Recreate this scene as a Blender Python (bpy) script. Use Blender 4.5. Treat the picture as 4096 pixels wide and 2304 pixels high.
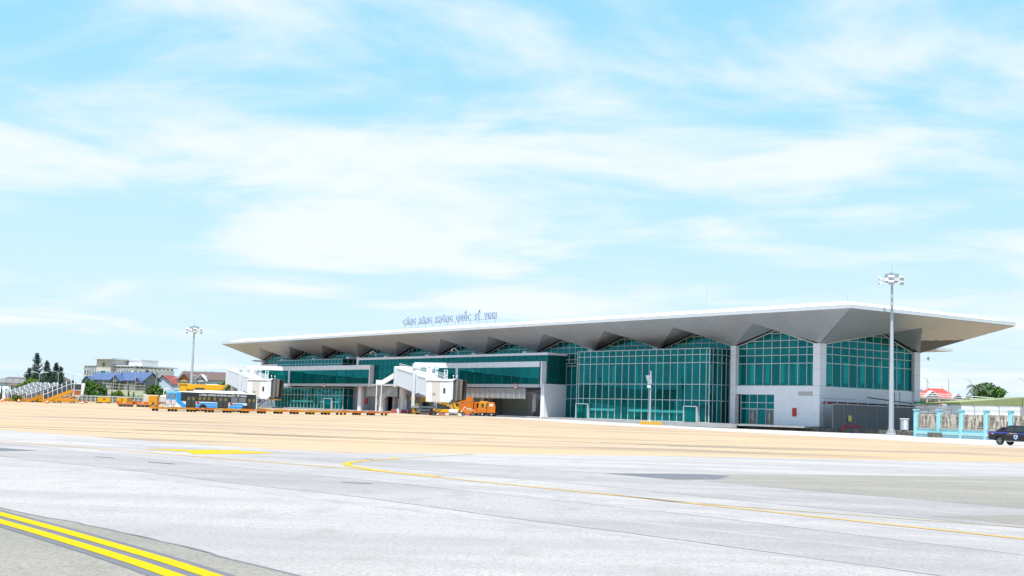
import bpy, bmesh, math, random
from mathutils import Vector, Matrix
R = math.radians
rnd = random.Random(7)
for o in list(bpy.data.objects): bpy.data.objects.remove(o)
S = bpy.context.scene
COL = S.collection

# ------------------------------------------------------------------ camera
F_PX, W_PX = 5200.0, 4096.0
EYE = 1.6
pitch = math.atan(496.0 / F_PX); roll = R(1.87)
fw = Vector((0, math.cos(pitch), math.sin(pitch))); rt = Vector((1, 0, 0)); up = rt.cross(fw)
cr = math.cos(roll) * rt + math.sin(roll) * up
cu = -math.sin(roll) * rt + math.cos(roll) * up
cd = bpy.data.cameras.new('camera'); cam = bpy.data.objects.new('camera', cd); COL.objects.link(cam)
cam.matrix_world = Matrix(((cr.x, cu.x, -fw.x, 0), (cr.y, cu.y, -fw.y, 0), (cr.z, cu.z, -fw.z, EYE), (0, 0, 0, 1)))
cd.sensor_width = 36; cd.lens = F_PX / W_PX * 36; cd.clip_end = 9000; cd.clip_start = 0.1
S.camera = cam

# ------------------------------------------------------------------ world, sun, exposure
SUN_EL, SUN_AZ = R(71), R(193)          # azimuth clockwise from +Y: behind the camera, a little to the left
sun_from = Vector((math.sin(SUN_AZ) * math.cos(SUN_EL), math.cos(SUN_AZ) * math.cos(SUN_EL), math.sin(SUN_EL)))
wd = bpy.data.worlds.new('World'); S.world = wd; wd.use_nodes = True
nt = wd.node_tree; N = nt.nodes; L = nt.links
for n in list(N): N.remove(n)
def nd(t, **k):
    n = N.new(t)
    for a, b in k.items(): setattr(n, a, b)
    return n
out = nd('ShaderNodeOutputWorld'); bg = nd('ShaderNodeBackground')
sky = nd('ShaderNodeTexSky', sky_type='NISHITA', sun_disc=False, sun_elevation=SUN_EL, sun_rotation=SUN_AZ,
         air_density=1.0, dust_density=0.6, ozone_density=1.4)
tc = nd('ShaderNodeTexCoord'); sep = nd('ShaderNodeSeparateXYZ'); L.new(tc.outputs['Generated'], sep.inputs[0])
def mth(op, a, b=None):
    m = nd('ShaderNodeMath', operation=op)
    for i, v in enumerate((a, b)):
        if v is None: continue
        if isinstance(v, (int, float)): m.inputs[i].default_value = v
        else: L.new(v, m.inputs[i])
    return m.outputs[0]
zz = mth('ADD', mth('MAXIMUM', sep.outputs[2], 0.0), 0.10)
px_ = mth('DIVIDE', sep.outputs[0], zz); py_ = mth('DIVIDE', sep.outputs[1], zz)
cmb = nd('ShaderNodeCombineXYZ'); L.new(px_, cmb.inputs[0]); L.new(py_, cmb.inputs[1])
mp = nd('ShaderNodeMapping'); mp.inputs['Rotation'].default_value = (0, 0, R(14)); mp.inputs['Scale'].default_value = (0.62, 0.75, 1)
mp.inputs['Location'].default_value = (5.9, 13.2, 0.4)
L.new(cmb.outputs[0], mp.inputs[0])
n1 = nd('ShaderNodeTexNoise'); n1.inputs['Scale'].default_value = 1.7; n1.inputs['Detail'].default_value = 9; n1.inputs['Roughness'].default_value = 0.56
n1.inputs['Distortion'].default_value = 0.35
L.new(mp.outputs[0], n1.inputs['Vector'])
n2 = nd('ShaderNodeTexNoise'); n2.inputs['Scale'].default_value = 0.42; n2.inputs['Detail'].default_value = 3
L.new(mp.outputs[0], n2.inputs['Vector'])
den = mth('ADD', mth('MULTIPLY', n1.outputs[0], 0.68), mth('MULTIPLY', n2.outputs[0], 0.32))
rmp = nd('ShaderNodeMapRange', interpolation_type='SMOOTHSTEP'); rmp.inputs['From Min'].default_value = 0.45; rmp.inputs['From Max'].default_value = 0.61
L.new(den, rmp.inputs['Value'])
tint = nd('ShaderNodeMix', data_type='RGBA', blend_type='MULTIPLY'); tint.inputs[0].default_value = 1.0
L.new(sky.outputs[0], tint.inputs[6]); tint.inputs[7].default_value = (0.86, 1.0, 0.92, 1)
veil = nd('ShaderNodeMix', data_type='RGBA'); veil.inputs[0].default_value = 0.72
L.new(tint.outputs[2], veil.inputs[6]); veil.inputs[7].default_value = (1.9, 4.1, 5.6, 1)
hz = nd('ShaderNodeMapRange', interpolation_type='SMOOTHSTEP'); hz.inputs['From Min'].default_value = 0.30; hz.inputs['From Max'].default_value = 0.0
hz.inputs['To Max'].default_value = 0.72; L.new(sep.outputs[2], hz.inputs['Value'])          # pale haze low over the horizon, all round
hzm = nd('ShaderNodeMix', data_type='RGBA'); L.new(hz.outputs[0], hzm.inputs[0]); L.new(veil.outputs[2], hzm.inputs[6]); hzm.inputs[7].default_value = (4.0, 4.52, 5.3, 1)
cl = nd('ShaderNodeMix', data_type='RGBA'); L.new(mth('MULTIPLY', rmp.outputs[0], 0.86), cl.inputs[0])
L.new(hzm.outputs[2], cl.inputs[6]); cl.inputs[7].default_value = (4.75, 4.98, 5.3, 1)
L.new(cl.outputs[2], bg.inputs[0]); bg.inputs[1].default_value = 0.092
L.new(bg.outputs[0], out.inputs[0])
sl = bpy.data.lights.new('sun', 'SUN'); sl.energy = 4.2; sl.angle = R(0.6); sl.color = (1.0, 0.965, 0.9)
so = bpy.data.objects.new('sun', sl); COL.objects.link(so); so.rotation_euler = sun_from.to_track_quat('Z', 'Y').to_euler(); so.location = (0, 0, 90)
S.view_settings.view_transform = 'Standard'; S.view_settings.look = 'None'; S.view_settings.gamma = 1.0
S.view_settings.exposure = 1.15; S.view_settings.use_curve_mapping = False
S.render.engine = 'CYCLES'
S.cycles.max_bounces = 8; S.cycles.transparent_max_bounces = 16; S.cycles.diffuse_bounces = 3; S.cycles.glossy_bounces = 3
S.cycles.caustics_reflective = False; S.cycles.caustics_refractive = False

# ------------------------------------------------------------------ materials
MT = {}
def mat(name, col, rough=0.6, metal=0.0, var=0.12, scale=1.5, bump=0.0, bscale=40, spec=0.4, dirt=None, stretch=(1, 1, 1), coord='Object'):
    if name in MT: return MT[name]
    m = bpy.data.materials.new(name); m.use_nodes = True; t = m.node_tree; b = t.nodes['Principled BSDF']
    b.inputs['Roughness'].default_value = rough; b.inputs['Metallic'].default_value = metal; b.inputs['Specular IOR Level'].default_value = spec
    tc = t.nodes.new('ShaderNodeTexCoord'); mp = t.nodes.new('ShaderNodeMapping'); mp.inputs['Scale'].default_value = stretch
    t.links.new(tc.outputs[coord], mp.inputs[0])
    nz = t.nodes.new('ShaderNodeTexNoise'); nz.inputs['Scale'].default_value = scale; nz.inputs['Detail'].default_value = 6
    nz.inputs['Roughness'].default_value = 0.6
    t.links.new(mp.outputs[0], nz.inputs['Vector'])
    mr = t.nodes.new('ShaderNodeMapRange'); mr.inputs['From Min'].default_value = 0.3; mr.inputs['From Max'].default_value = 0.7
    t.links.new(nz.outputs[0], mr.inputs['Value'])
    mx = t.nodes.new('ShaderNodeMix'); mx.data_type = 'RGBA'; t.links.new(mr.outputs[0], mx.inputs[0])
    d = dirt if dirt else tuple(c * (1 - 2 * var) for c in col)
    mx.inputs[6].default_value = (*d, 1); mx.inputs[7].default_value = (*col, 1)
    t.links.new(mx.outputs[2], b.inputs['Base Color'])
    if bump:
        n2 = t.nodes.new('ShaderNodeTexNoise'); n2.inputs['Scale'].default_value = bscale; n2.inputs['Detail'].default_value = 4
        t.links.new(mp.outputs[0], n2.inputs['Vector'])
        bp = t.nodes.new('ShaderNodeBump'); bp.inputs['Strength'].default_value = bump; bp.inputs['Distance'].default_value = 0.02
        t.links.new(n2.outputs[0], bp.inputs['Height']); t.links.new(bp.outputs[0], b.inputs['Normal'])
    MT[name] = m; return m
def glass(name, trans, diff, kd=0.4, refl=0.14, rtint=(0.75, 0.95, 1.0), rough=0.03, var=0.5):
    m = bpy.data.materials.new(name); m.use_nodes = True; t = m.node_tree; t.nodes.remove(t.nodes['Principled BSDF'])
    o = t.nodes['Material Output']; tr = t.nodes.new('ShaderNodeBsdfTransparent'); tr.inputs[0].default_value = (*trans, 1)
    df = t.nodes.new('ShaderNodeBsdfDiffuse'); gl = t.nodes.new('ShaderNodeBsdfGlossy')
    gl.inputs['Roughness'].default_value = rough; gl.inputs['Color'].default_value = (*rtint, 1)
    oi = t.nodes.new('ShaderNodeObjectInfo'); mx = t.nodes.new('ShaderNodeMix'); mx.data_type = 'RGBA'
    tcn = t.nodes.new('ShaderNodeTexCoord'); nz = t.nodes.new('ShaderNodeTexNoise'); nz.inputs['Scale'].default_value = 0.35; nz.inputs['Detail'].default_value = 2
    geo = t.nodes.new('ShaderNodeNewGeometry'); t.links.new(geo.outputs['Position'], nz.inputs['Vector'])
    ad = t.nodes.new('ShaderNodeMath'); ad.operation = 'MULTIPLY_ADD'; t.links.new(oi.outputs['Random'], ad.inputs[0]); ad.inputs[1].default_value = 0.7
    sb = t.nodes.new('ShaderNodeMath'); sb.operation = 'SUBTRACT'; t.links.new(nz.outputs[0], sb.inputs[0]); sb.inputs[1].default_value = 0.35
    t.links.new(sb.outputs[0], ad.inputs[2]); ad.use_clamp = True
    t.links.new(ad.outputs[0], mx.inputs[0]); mx.inputs[6].default_value = (*[c * (1 - var) for c in diff], 1); mx.inputs[7].default_value = (*diff, 1)
    t.links.new(mx.outputs[2], df.inputs[0])
    a = t.nodes.new('ShaderNodeMixShader'); a.inputs[0].default_value = kd; t.links.new(tr.outputs[0], a.inputs[1]); t.links.new(df.outputs[0], a.inputs[2])
    lw = t.nodes.new('ShaderNodeLayerWeight'); lw.inputs['Blend'].default_value = 0.5      # same from both sides of the sheet
    pw = t.nodes.new('ShaderNodeMath'); pw.operation = 'POWER'; t.links.new(lw.outputs['Facing'], pw.inputs[0]); pw.inputs[1].default_value = 5.0
    ms = t.nodes.new('ShaderNodeMath'); ms.operation = 'MULTIPLY_ADD'; t.links.new(pw.outputs[0], ms.inputs[0]); ms.inputs[1].default_value = 0.8; ms.inputs[2].default_value = refl; ms.use_clamp = True
    b = t.nodes.new('ShaderNodeMixShader'); t.links.new(ms.outputs[0], b.inputs[0]); t.links.new(a.outputs[0], b.inputs[1]); t.links.new(gl.outputs[0], b.inputs[2])
    t.links.new(b.outputs[0], o.inputs[0]); MT[name] = m; return m
M = MT
mat('white_panel', (0.72, 0.73, 0.80), 0.35, var=0.04, scale=0.6)
mat('grey_panel', (0.42, 0.44, 0.48), 0.4, var=0.05, scale=0.6)
mat('soffit', (0.43, 0.45, 0.49), 0.38, 0.45, var=0.07, scale=0.25)
mat('soffit_back', (0.16, 0.16, 0.165), 0.8)
mat('fascia', (0.56, 0.59, 0.64), 0.35, 0.2, var=0.06, scale=0.8)
mat('roof_white', (0.78, 0.79, 0.80), 0.5, var=0.05, scale=0.2)
mat('mullion', (0.52, 0.56, 0.60), 0.4, 0.2, var=0.03)
mat('dark_frame', (0.04, 0.07, 0.07), 0.4)
mat('interior', (0.42, 0.50, 0.48), 0.8, var=0.1, scale=0.3)
mat('interior_floor', (0.35, 0.37, 0.36), 0.4)
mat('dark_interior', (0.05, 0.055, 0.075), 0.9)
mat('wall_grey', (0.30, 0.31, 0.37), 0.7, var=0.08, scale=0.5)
mat('brace', (0.02, 0.20, 0.19), 0.5)
glass('glass_teal', (0.14, 0.62, 0.58), (0.006, 0.195, 0.190), 0.50, 0.10, (0.08, 0.72, 0.80), var=0.72)
glass('glass_grey', (0.5, 0.52, 0.53), (0.27, 0.27, 0.29), 0.55, 0.10, (0.9, 0.95, 1.0))
glass('glass_dark', (0.16, 0.19, 0.20), (0.02, 0.025, 0.03), 0.5, 0.10, (0.9, 0.95, 1.0))
glass('band_stripe', (0.2, 0.8, 0.75), (0.05, 0.50, 0.48), 0.9, 0.05, var=0.1)
mat('skirt', (0.36, 0.37, 0.38), 0.45, 0.3, var=0.08, scale=2, bump=0.3, bscale=8, stretch=(1, 1, 8))
mat('asphalt_dark', (0.105, 0.11, 0.13), 0.85, var=0.1, scale=4, bump=0.4, bscale=90)
mat('concrete_weathered', (0.20, 0.19, 0.17), 0.9, dirt=(0.05, 0.048, 0.042), scale=1.2, bump=0.4, bscale=15, stretch=(1, 1, 0.5))
mat('concrete', (0.36, 0.36, 0.37), 0.9, var=0.12, scale=0.8, bump=0.2, bscale=20)
mat('line_yellow', (0.44, 0.295, 0.0), 0.9, dirt=(0.37, 0.25, 0.004), scale=9, bump=0.15, bscale=70, spec=0.1)
mat('line_amber', (0.40, 0.245, 0.035), 0.85, dirt=(0.33, 0.23, 0.09), scale=5, spec=0.1)
mat('line_faded', (0.38, 0.28, 0.12), 0.85, dirt=(0.30, 0.26, 0.20), scale=6, spec=.1)
mat('line_white', (0.46, 0.44, 0.42), 0.8, dirt=(0.34, 0.30, 0.25), scale=1.5)
mat('line_pink', (0.48, 0.25, 0.22), 0.8, dirt=(0.36, 0.26, 0.20), scale=2)
mat('white_paint', (0.64, 0.66, 0.69), 0.38, var=0.05, scale=1.5)
mat('bridge_white', (0.56, 0.60, 0.67), 0.42, var=0.05, scale=1.0)
mat('beige_panel', (0.50, 0.48, 0.45), 0.5, var=0.05)
mat('rubber', (0.025, 0.025, 0.028), 0.8, bump=0.2, bscale=30)
mat('bellows', (0.17, 0.165, 0.16), 0.8, var=0.2, scale=3)
mat('bellows_dark', (0.07, 0.068, 0.065), 0.85)
mat('steel', (0.40, 0.43, 0.48), 0.45, 0.5, var=0.1, scale=2)
mat('galv', (0.42, 0.46, 0.51), 0.5, 0.35, var=0.08, scale=1.2, stretch=(1, 1, 0.2))
mat('dark_metal', (0.06, 0.065, 0.075), 0.5, 0.4)
mat('amber', (0.56, 0.24, 0.012), 0.4, var=0.08, scale=2)
mat('yellow_paint', (0.60, 0.33, 0.008), 0.4, var=0.06, scale=2)
mat('orange', (0.56, 0.15, 0.010), 0.4, var=0.08, scale=2)
mat('blue_bus', (0.010, 0.27, 0.66), 0.25, var=0.03, spec=0.6)
mat('white_bus', (0.72, 0.74, 0.77), 0.25, var=0.03, spec=0.6)
mat('black_gloss', (0.012, 0.013, 0.018), 0.12, spec=0.6, var=0.02)
mat('red', (0.50, 0.018, 0.02), 0.4)
mat('pink_red', (0.42, 0.05, 0.07), 0.6, dirt=(0.35, 0.12, 0.13), scale=4)
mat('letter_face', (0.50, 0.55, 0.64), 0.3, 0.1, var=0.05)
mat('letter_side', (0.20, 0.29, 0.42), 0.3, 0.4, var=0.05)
mat('fence_blue', (0.33, 0.66, 0.74), 0.8, var=0.07, scale=2.5)
mat('fence_blue_far', (0.28, 0.46, 0.56), 0.8, var=0.08, scale=2.5)
mat('rail_white', (0.55, 0.54, 0.50), 0.6, dirt=(0.30, 0.24, 0.18), scale=5)
mat('louvre', (0.30, 0.31, 0.33), 0.55, 0.3, var=0.15, scale=3)
mat('roof_blue', (0.062, 0.098, 0.215), 0.45, var=0.06, scale=1.0)
mat('roof_brown', (0.105, 0.066, 0.066), 0.7, var=0.12, scale=1.2)
mat('roof_red', (0.46, 0.045, 0.035), 0.55, var=0.08, scale=1)
mat('roof_dullred', (0.26, 0.06, 0.055), 0.6)
mat('roof_slate', (0.11, 0.115, 0.15), 0.6)
mat('roof_green', (0.21, 0.25, 0.12), 0.6, var=0.08, stretch=(4, 4, 0.4))
mat('render_grey', (0.23, 0.225, 0.22), 0.9, var=0.12, scale=1.2)
mat('render_white', (0.50, 0.53, 0.57), 0.85, var=0.06, scale=0.6)
mat('render_bluewhite', (0.40, 0.47, 0.56), 0.85, var=0.06, scale=0.5)
mat('render_pink', (0.72, 0.68, 0.70), 0.85, var=0.05, scale=0.2)
mat('render_stone', (0.50, 0.46, 0.44), 0.85, var=0.06, scale=0.2)
mat('cream_wall', (0.40, 0.40, 0.30), 0.85, var=0.08)
mat('wood', (0.35, 0.11, 0.035), 0.6)
mat('scaffold', (0.38, 0.34, 0.28), 0.8)
mat('brick_far', (0.20, 0.115, 0.085), 0.9, dirt=(0.24, 0.20, 0.17), scale=1.5)
mat('bark', (0.12, 0.095, 0.07), 0.95, bump=0.4, bscale=12)
def leafmat(name, a, b, sc=0.6):
    m = mat(name, a, 0.65, dirt=b, scale=sc, spec=0.25); return m
leafmat('leaf_pine', (0.055, 0.10, 0.075), (0.024, 0.052, 0.042))
leafmat('leaf_green', (0.075, 0.165, 0.022), (0.03, 0.085, 0.016))
leafmat('leaf_lime', (0.13, 0.20, 0.015), (0.06, 0.12, 0.012))
leafmat('leaf_palm', (0.07, 0.10, 0.06), (0.04, 0.06, 0.04))
mat('grass', (0.15, 0.17, 0.08), 0.95, dirt=(0.26, 0.24, 0.18), scale=0.05)
mat('pickup_paint', (0.011, 0.013, 0.022), 0.16, 0.25, var=0.02, spec=0.7)
mat('stripe_blue', (0.06, 0.07, 0.42), 0.3)
mat('stripe_sand', (0.42, 0.30, 0.25), 0.4)
mat('badge', (0.45, 0.62, 0.74), 0.4)
mat('tarp_green', (0.01, 0.45, 0.10), 0.55, bump=0.4, bscale=4)
mat('sign_yellow', (0.62, 0.55, 0.02), 0.5)
mat('print_pale', (0.7, 0.7, 0.55), 0.6)
mat('alloy', (0.42, 0.43, 0.45), 0.35, 0.6)
mat('cone', (0.62, 0.09, 0.03), 0.6)

# corrugated rusty sheet
def rusty():
    m = mat('rusty_sheet', (0.52, 0.48, 0.42), 0.8); t = m.node_tree; b = t.nodes['Principled BSDF']
    tc = t.nodes.new('ShaderNodeTexCoord'); mp = t.nodes.new('ShaderNodeMapping'); mp.inputs['Scale'].default_value = (1.5, 1.5, 0.40)
    t.links.new(tc.outputs['Object'], mp.inputs[0])
    n = t.nodes.new('ShaderNodeTexNoise'); n.inputs['Scale'].default_value = 1.3; n.inputs['Detail'].default_value = 2; n.inputs['Roughness'].default_value = 0.5
    t.links.new(mp.outputs[0], n.inputs['Vector'])
    rp = t.nodes.new('ShaderNodeValToRGB'); e = rp.color_ramp.elements
    e[0].position = 0.44; e[0].color = (0.045, 0.012, 0.008, 1); e[1].position = 0.52; e[1].color = (0.70, 0.67, 0.62, 1)
    x = e.new(0.485); x.color = (0.32, 0.17, 0.085, 1); t.links.new(n.outputs[0], rp.inputs[0]); t.links.new(rp.outputs[0], b.inputs['Base Color'])
rusty()

# ------------------------------------------------------------------ mesh helpers
class MB:
    def __init__(s): s.v = []; s.f = []; s.m = []; s.mi = 0
    def add(s, vs, fs):
        o = len(s.v); s.v += [tuple(p) for p in vs]
        for f in fs: s.f.append(tuple(i + o for i in f)); s.m.append(s.mi)
        return s
    def box(s, x0, x1, y0, y1, z0, z1, T=None):
        vs = [Vector((x, y, z)) for z in (z0, z1) for y in (y0, y1) for x in (x0, x1)]
        if T is not None: vs = [T @ p for p in vs]
        return s.add(vs, [(0, 2, 3, 1), (4, 5, 7, 6), (0, 1, 5, 4), (2, 6, 7, 3), (0, 4, 6, 2), (1, 3, 7, 5)])
    def prism(s, poly, a, b, fn):
        n = len(poly); vs = [fn(p, a) for p in poly] + [fn(p, b) for p in poly]
        return s.add(vs, [tuple(range(n))[::-1], tuple(range(n, 2 * n))] + [(i, (i + 1) % n, n + (i + 1) % n, n + i) for i in range(n)])
    def prism_y(s, poly, y0, y1): return s.prism(poly, y0, y1, lambda p, c: (p[0], c, p[1]))
    def prism_x(s, poly, x0, x1): return s.prism(poly, x0, x1, lambda p, c: (c, p[0], p[1]))
    def prism_z(s, poly, z0, z1): return s.prism(poly, z0, z1, lambda p, c: (p[0], p[1], c))
    def tube(s, p0, p1, r0, r1=None, n=8, cap=True):
        p0 = Vector(p0); p1 = Vector(p1); r1 = r0 if r1 is None else r1
        d = (p1 - p0); 
        if d.length < 1e-6: return s
        q = d.to_track_quat('Z', 'Y'); vs = []
        for p, r in ((p0, r0), (p1, r1)):
            for i in range(n):
                a = 2 * math.pi * i / n; vs.append(p + q @ Vector((r * math.cos(a), r * math.sin(a), 0)))
        fs = [(i, (i + 1) % n, n + (i + 1) % n, n + i) for i in range(n)]
        if cap: fs += [tuple(range(n))[::-1], tuple(range(n, 2 * n))]
        return s.add(vs, fs)
    def path(s, pts, r, n=6):
        for a, b in zip(pts, pts[1:]): s.tube(a, b, r, n=n)
        return s
    def lathe(s, prof, c=(0, 0, 0), n=12, axis='Z'):
        vs = []; c = Vector(c)
        for r, z in prof:
            for i in range(n):
                a = 2 * math.pi * i / n; x, y = r * math.cos(a), r * math.sin(a)
                vs.append(c + (Vector((x, y, z)) if axis == 'Z' else Vector((x, z, y))))
        fs = []
        for k in range(len(prof) - 1):
            for i in range(n): fs.append((k * n + i, k * n + (i + 1) % n, (k + 1) * n + (i + 1) % n, (k + 1) * n + i))
        fs += [tuple(range(n))[::-1], tuple(range((len(prof) - 1) * n, len(prof) * n))]
        return s.add(vs, fs)
    def poly(s, vs): return s.add(vs, [tuple(range(len(vs)))])
    def build(s, name, m, parent=None, smooth=False, fix=True, bevel=0, label=None, kind=None):
        me = bpy.data.meshes.new(name); me.from_pydata(s.v, [], s.f)
        ms = m if isinstance(m, (list, tuple)) else [m]
        for x in ms: me.materials.append(MT[x])
        if len(ms) > 1:
            for p, i in zip(me.polygons, s.m): p.material_index = i
        if fix or bevel:
            bm = bmesh.new(); bm.from_mesh(me)
            if bevel:
                bmesh.ops.remove_doubles(bm, verts=bm.verts, dist=1e-5)
                bmesh.ops.bevel(bm, geom=[e for e in bm.edges if e.is_manifold and e.calc_face_angle(0) > 0.6], offset=bevel, segments=2, profile=0.5, affect='EDGES')
            bmesh.ops.recalc_face_normals(bm, faces=bm.faces); bm.to_mesh(me); bm.free()
        if smooth:
            for p in me.polygons: p.use_smooth = True
            try: me.set_sharp_from_angle(angle=R(40))
            except Exception: pass
        o = bpy.data.objects.new(name, me); COL.objects.link(o)
        if parent: o.parent = parent
        if label: o['label'] = label
        if kind: o['kind'] = kind
        return o
def box(name, m, parent, x0, x1, y0, y1, z0, z1, bevel=0, T=None):
    return MB().box(x0, x1, y0, y1, z0, z1, T).build(name, m, parent, bevel=bevel)
def thing(name, label, cat, loc=(0, 0, 0), rz=0, group=None):
    o = bpy.data.objects.new(name, None); COL.objects.link(o); o.location = loc; o.rotation_euler = (0, 0, rz); o.empty_display_size = 0.5
    return tag(o, label, cat, group)
def tag(o, label, cat, group=None):
    o['label'] = label; o['category'] = cat
    if group: o['group'] = group
    return o
def struct(o): o['kind'] = 'structure'; return o
def copy_tree(o, parent=None, label=None, loc=None, rz=None):
    c = o.copy(); COL.objects.link(c); c.parent = parent
    for ch in o.children: copy_tree(ch, c)
    if label: c['label'] = label
    if loc is not None: c.location = loc
    if rz is not None: c.rotation_euler = (0, 0, rz)
    return c
def text_mesh(txt, size, ext):
    cu_ = bpy.data.curves.new('t', 'FONT'); cu_.body = txt; cu_.size = size; cu_.extrude = ext; cu_.offset = size * 0.018
    o = bpy.data.objects.new('t', cu_); COL.objects.link(o)
    bpy.context.view_layer.update()
    me = bpy.data.meshes.new_from_object(o.evaluated_get(bpy.context.evaluated_depsgraph_get()))
    bpy.data.objects.remove(o); bpy.data.curves.remove(cu_); return me
def text_obj(name, txt, size, ext, m, parent, mtx, sx=1.0):
    me = text_mesh(txt, size, ext); me.materials.clear(); me.materials.append(MT[m])
    xs = [v.co.x for v in me.vertices]; cx = (min(xs) + max(xs)) / 2
    for v in me.vertices: v.co.x = (v.co.x - cx) * sx
    o = bpy.data.objects.new(name, me); COL.objects.link(o); o.parent = parent; o.matrix_local = mtx; return o

# ------------------------------------------------------------------ terminal frame
TH = R(35.5); TO = Vector((51.94, 217.72, 0))
DU = Vector((-math.sin(TH), math.cos(TH), 0)); DV = Vector((math.cos(TH), math.sin(TH), 0))
def TW(u, v, z=0): p = TO + DU * u + DV * v; return Vector((p.x, p.y, z))
def uv(x, y): q = Vector((x, y, 0)) - TO; return q.dot(DU), q.dot(DV)
def sm(x, a, b): t = max(0, min(1, (x - a) / (b - a))); return t * t * (3 - 2 * t)
def g(x, y):
    u, v = uv(x, y); return 0.48 * sm(u, 15, 75) * sm(v, -95, -30)
def G(x, y, dz=0): return (x, y, g(x, y) + dz)

# ------------------------------------------------------------------ ground
def ground_mat(name, base, alt, streak, kind):
    m = bpy.data.materials.new(name); m.use_nodes = True; t = m.node_tree; b = t.nodes['Principled BSDF']
    b.inputs['Roughness'].default_value = 0.9; b.inputs['Specular IOR Level'].default_value = 0.25
    tc = t.nodes.new('ShaderNodeTexCoord')
    def noise(sc, det, rot, scl, rough=0.6):
        mp = t.nodes.new('ShaderNodeMapping'); mp.inputs['Rotation'].default_value = (0, 0, rot); mp.inputs['Scale'].default_value = scl
        t.links.new(tc.outputs['Object'], mp.inputs[0])
        n = t.nodes.new('ShaderNodeTexNoise'); n.inputs['Scale'].default_value = sc; n.inputs['Detail'].default_value = det; n.inputs['Roughness'].default_value = rough
        t.links.new(mp.outputs[0], n.inputs['Vector']); return n.outputs[0]
    def rng(x, a, c, lo=0, hi=1):
        r_ = t.nodes.new('ShaderNodeMapRange'); r_.interpolation_type = 'SMOOTHSTEP'
        r_.inputs['From Min'].default_value = a; r_.inputs['From Max'].default_value = c; r_.inputs['To Min'].default_value = lo; r_.inputs['To Max'].default_value = hi
        t.links.new(x, r_.inputs['Value']); return r_.outputs[0]
    def mix(fac, a, c):
        x = t.nodes.new('ShaderNodeMix'); x.data_type = 'RGBA'; t.links.new(fac, x.inputs[0])
        for i, v in ((6, a), (7, c)):
            if isinstance(v, tuple): x.inputs[i].default_value = (*v, 1)
            else: t.links.new(v, x.inputs[i])
        return x.outputs[2]
    if kind == 'asphalt':
        a = -R(-46.6)
        c = mix(rng(noise(0.35, 5, a, (0.16, 1.0, 1)), 0.40, 0.62), base, alt)           # long paving passes
        c = mix(rng(noise(0.10, 4, 0.3, (1, 1, 1)), 0.48, 0.70, 0, 0.6), c, streak)       # broad worn patches
        c = mix(rng(noise(1.1, 7, 0.2, (1, .5, 1), 0.7), 0.50, 0.68, 0, 0.55), c, streak)
        c = mix(rng(noise(22, 3, 0, (1, .5, 1), 0.75), 0.47, 0.60, 0, 0.60), c, tuple(x * 0.58 for x in base))
        c = mix(rng(noise(9, 4, 0.6, (1, .6, 1), 0.75), 0.52, 0.64, 0, 0.35), c, tuple(x * 0.65 for x in base))
        c = mix(rng(noise(95, 3, 0, (1, 1, 1), 0.8), 0.52, 0.72, 0, 0.62), c, tuple(x * 0.45 for x in base))   # stones
        c = mix(rng(noise(130, 2, 0, (1, 1, 1), 0.8), 0.58, 0.72, 0, 0.55), c, tuple(min(0.6, x * 1.75) for x in base))
        hs, dist, st = 75, 0.012, 0.9
    else:
        a = R(12)
        c = mix(rng(noise(0.10, 5, a, (0.35, 1.0, 1), 0.65), 0.36, 0.60), alt, base)
        c = mix(rng(noise(0.13, 8, a, (0.22, 1.0, 1), 0.66), 0.47, 0.62, 0, 0.8), c, streak)
        c = mix(rng(noise(0.3, 6, R(-20), (0.12, 1.0, 1), 0.7), 0.54, 0.66, 0, 0.6), c, tuple(min(.5, x * 1.2 + .03) for x in alt))
        c = mix(rng(noise(3.0, 4, 0, (1, 1, 1), 0.7), 0.50, 0.75, 0, 0.3), c, alt)
        # slab joints 5 m
        mp = t.nodes.new('ShaderNodeMapping'); mp.inputs['Rotation'].default_value = (0, 0, R(-35.5)); t.links.new(tc.outputs['Object'], mp.inputs[0])
        br = t.nodes.new('ShaderNodeTexBrick'); br.inputs['Scale'].default_value = 1; br.inputs['Brick Width'].default_value = 5; br.inputs['Row Height'].default_value = 5
        br.inputs['Mortar Size'].default_value = 0.03; br.offset = 0; t.links.new(mp.outputs[0], br.inputs['Vector'])
        k = t.nodes.new('ShaderNodeMath'); k.operation = 'MULTIPLY'; t.links.new(br.outputs['Fac'], k.inputs[0]); k.inputs[1].default_value = 0.5
        c = mix(k.outputs[0], c, tuple(x * 0.45 for x in base))
        hs, dist, st = 30, 0.01, 0.35
    t.links.new(c, b.inputs['Base Color'])
    bp = t.nodes.new('ShaderNodeBump'); bp.inputs['Strength'].default_value = st; bp.inputs['Distance'].default_value = dist
    t.links.new(noise(hs, 3, 0, (1, 1, 1), 0.7), bp.inputs['Height']); t.links.new(bp.outputs[0], b.inputs['Normal']); MT[name] = m
ground_mat('taxi_asphalt', (0.325, 0.312, 0.320), (0.255, 0.245, 0.253), (0.20, 0.196, 0.196), 'asphalt')
ground_mat('old_asphalt', (0.23, 0.218, 0.20), (0.19, 0.182, 0.168), (0.15, 0.145, 0.135), 'asphalt')
ground_mat('lane_asphalt', (0.290, 0.279, 0.288), (0.222, 0.213, 0.222), (0.18, 0.176, 0.178), 'asphalt')
ground_mat('apron_beige', (0.340, 0.242, 0.152), (0.315, 0.243, 0.175), (0.17, 0.136, 0.104), 'concrete')
ground_mat('apron_pale', (0.36, 0.355, 0.36), (0.32, 0.315, 0.32), (0.27, 0.265, 0.27), 'concrete')

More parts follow.
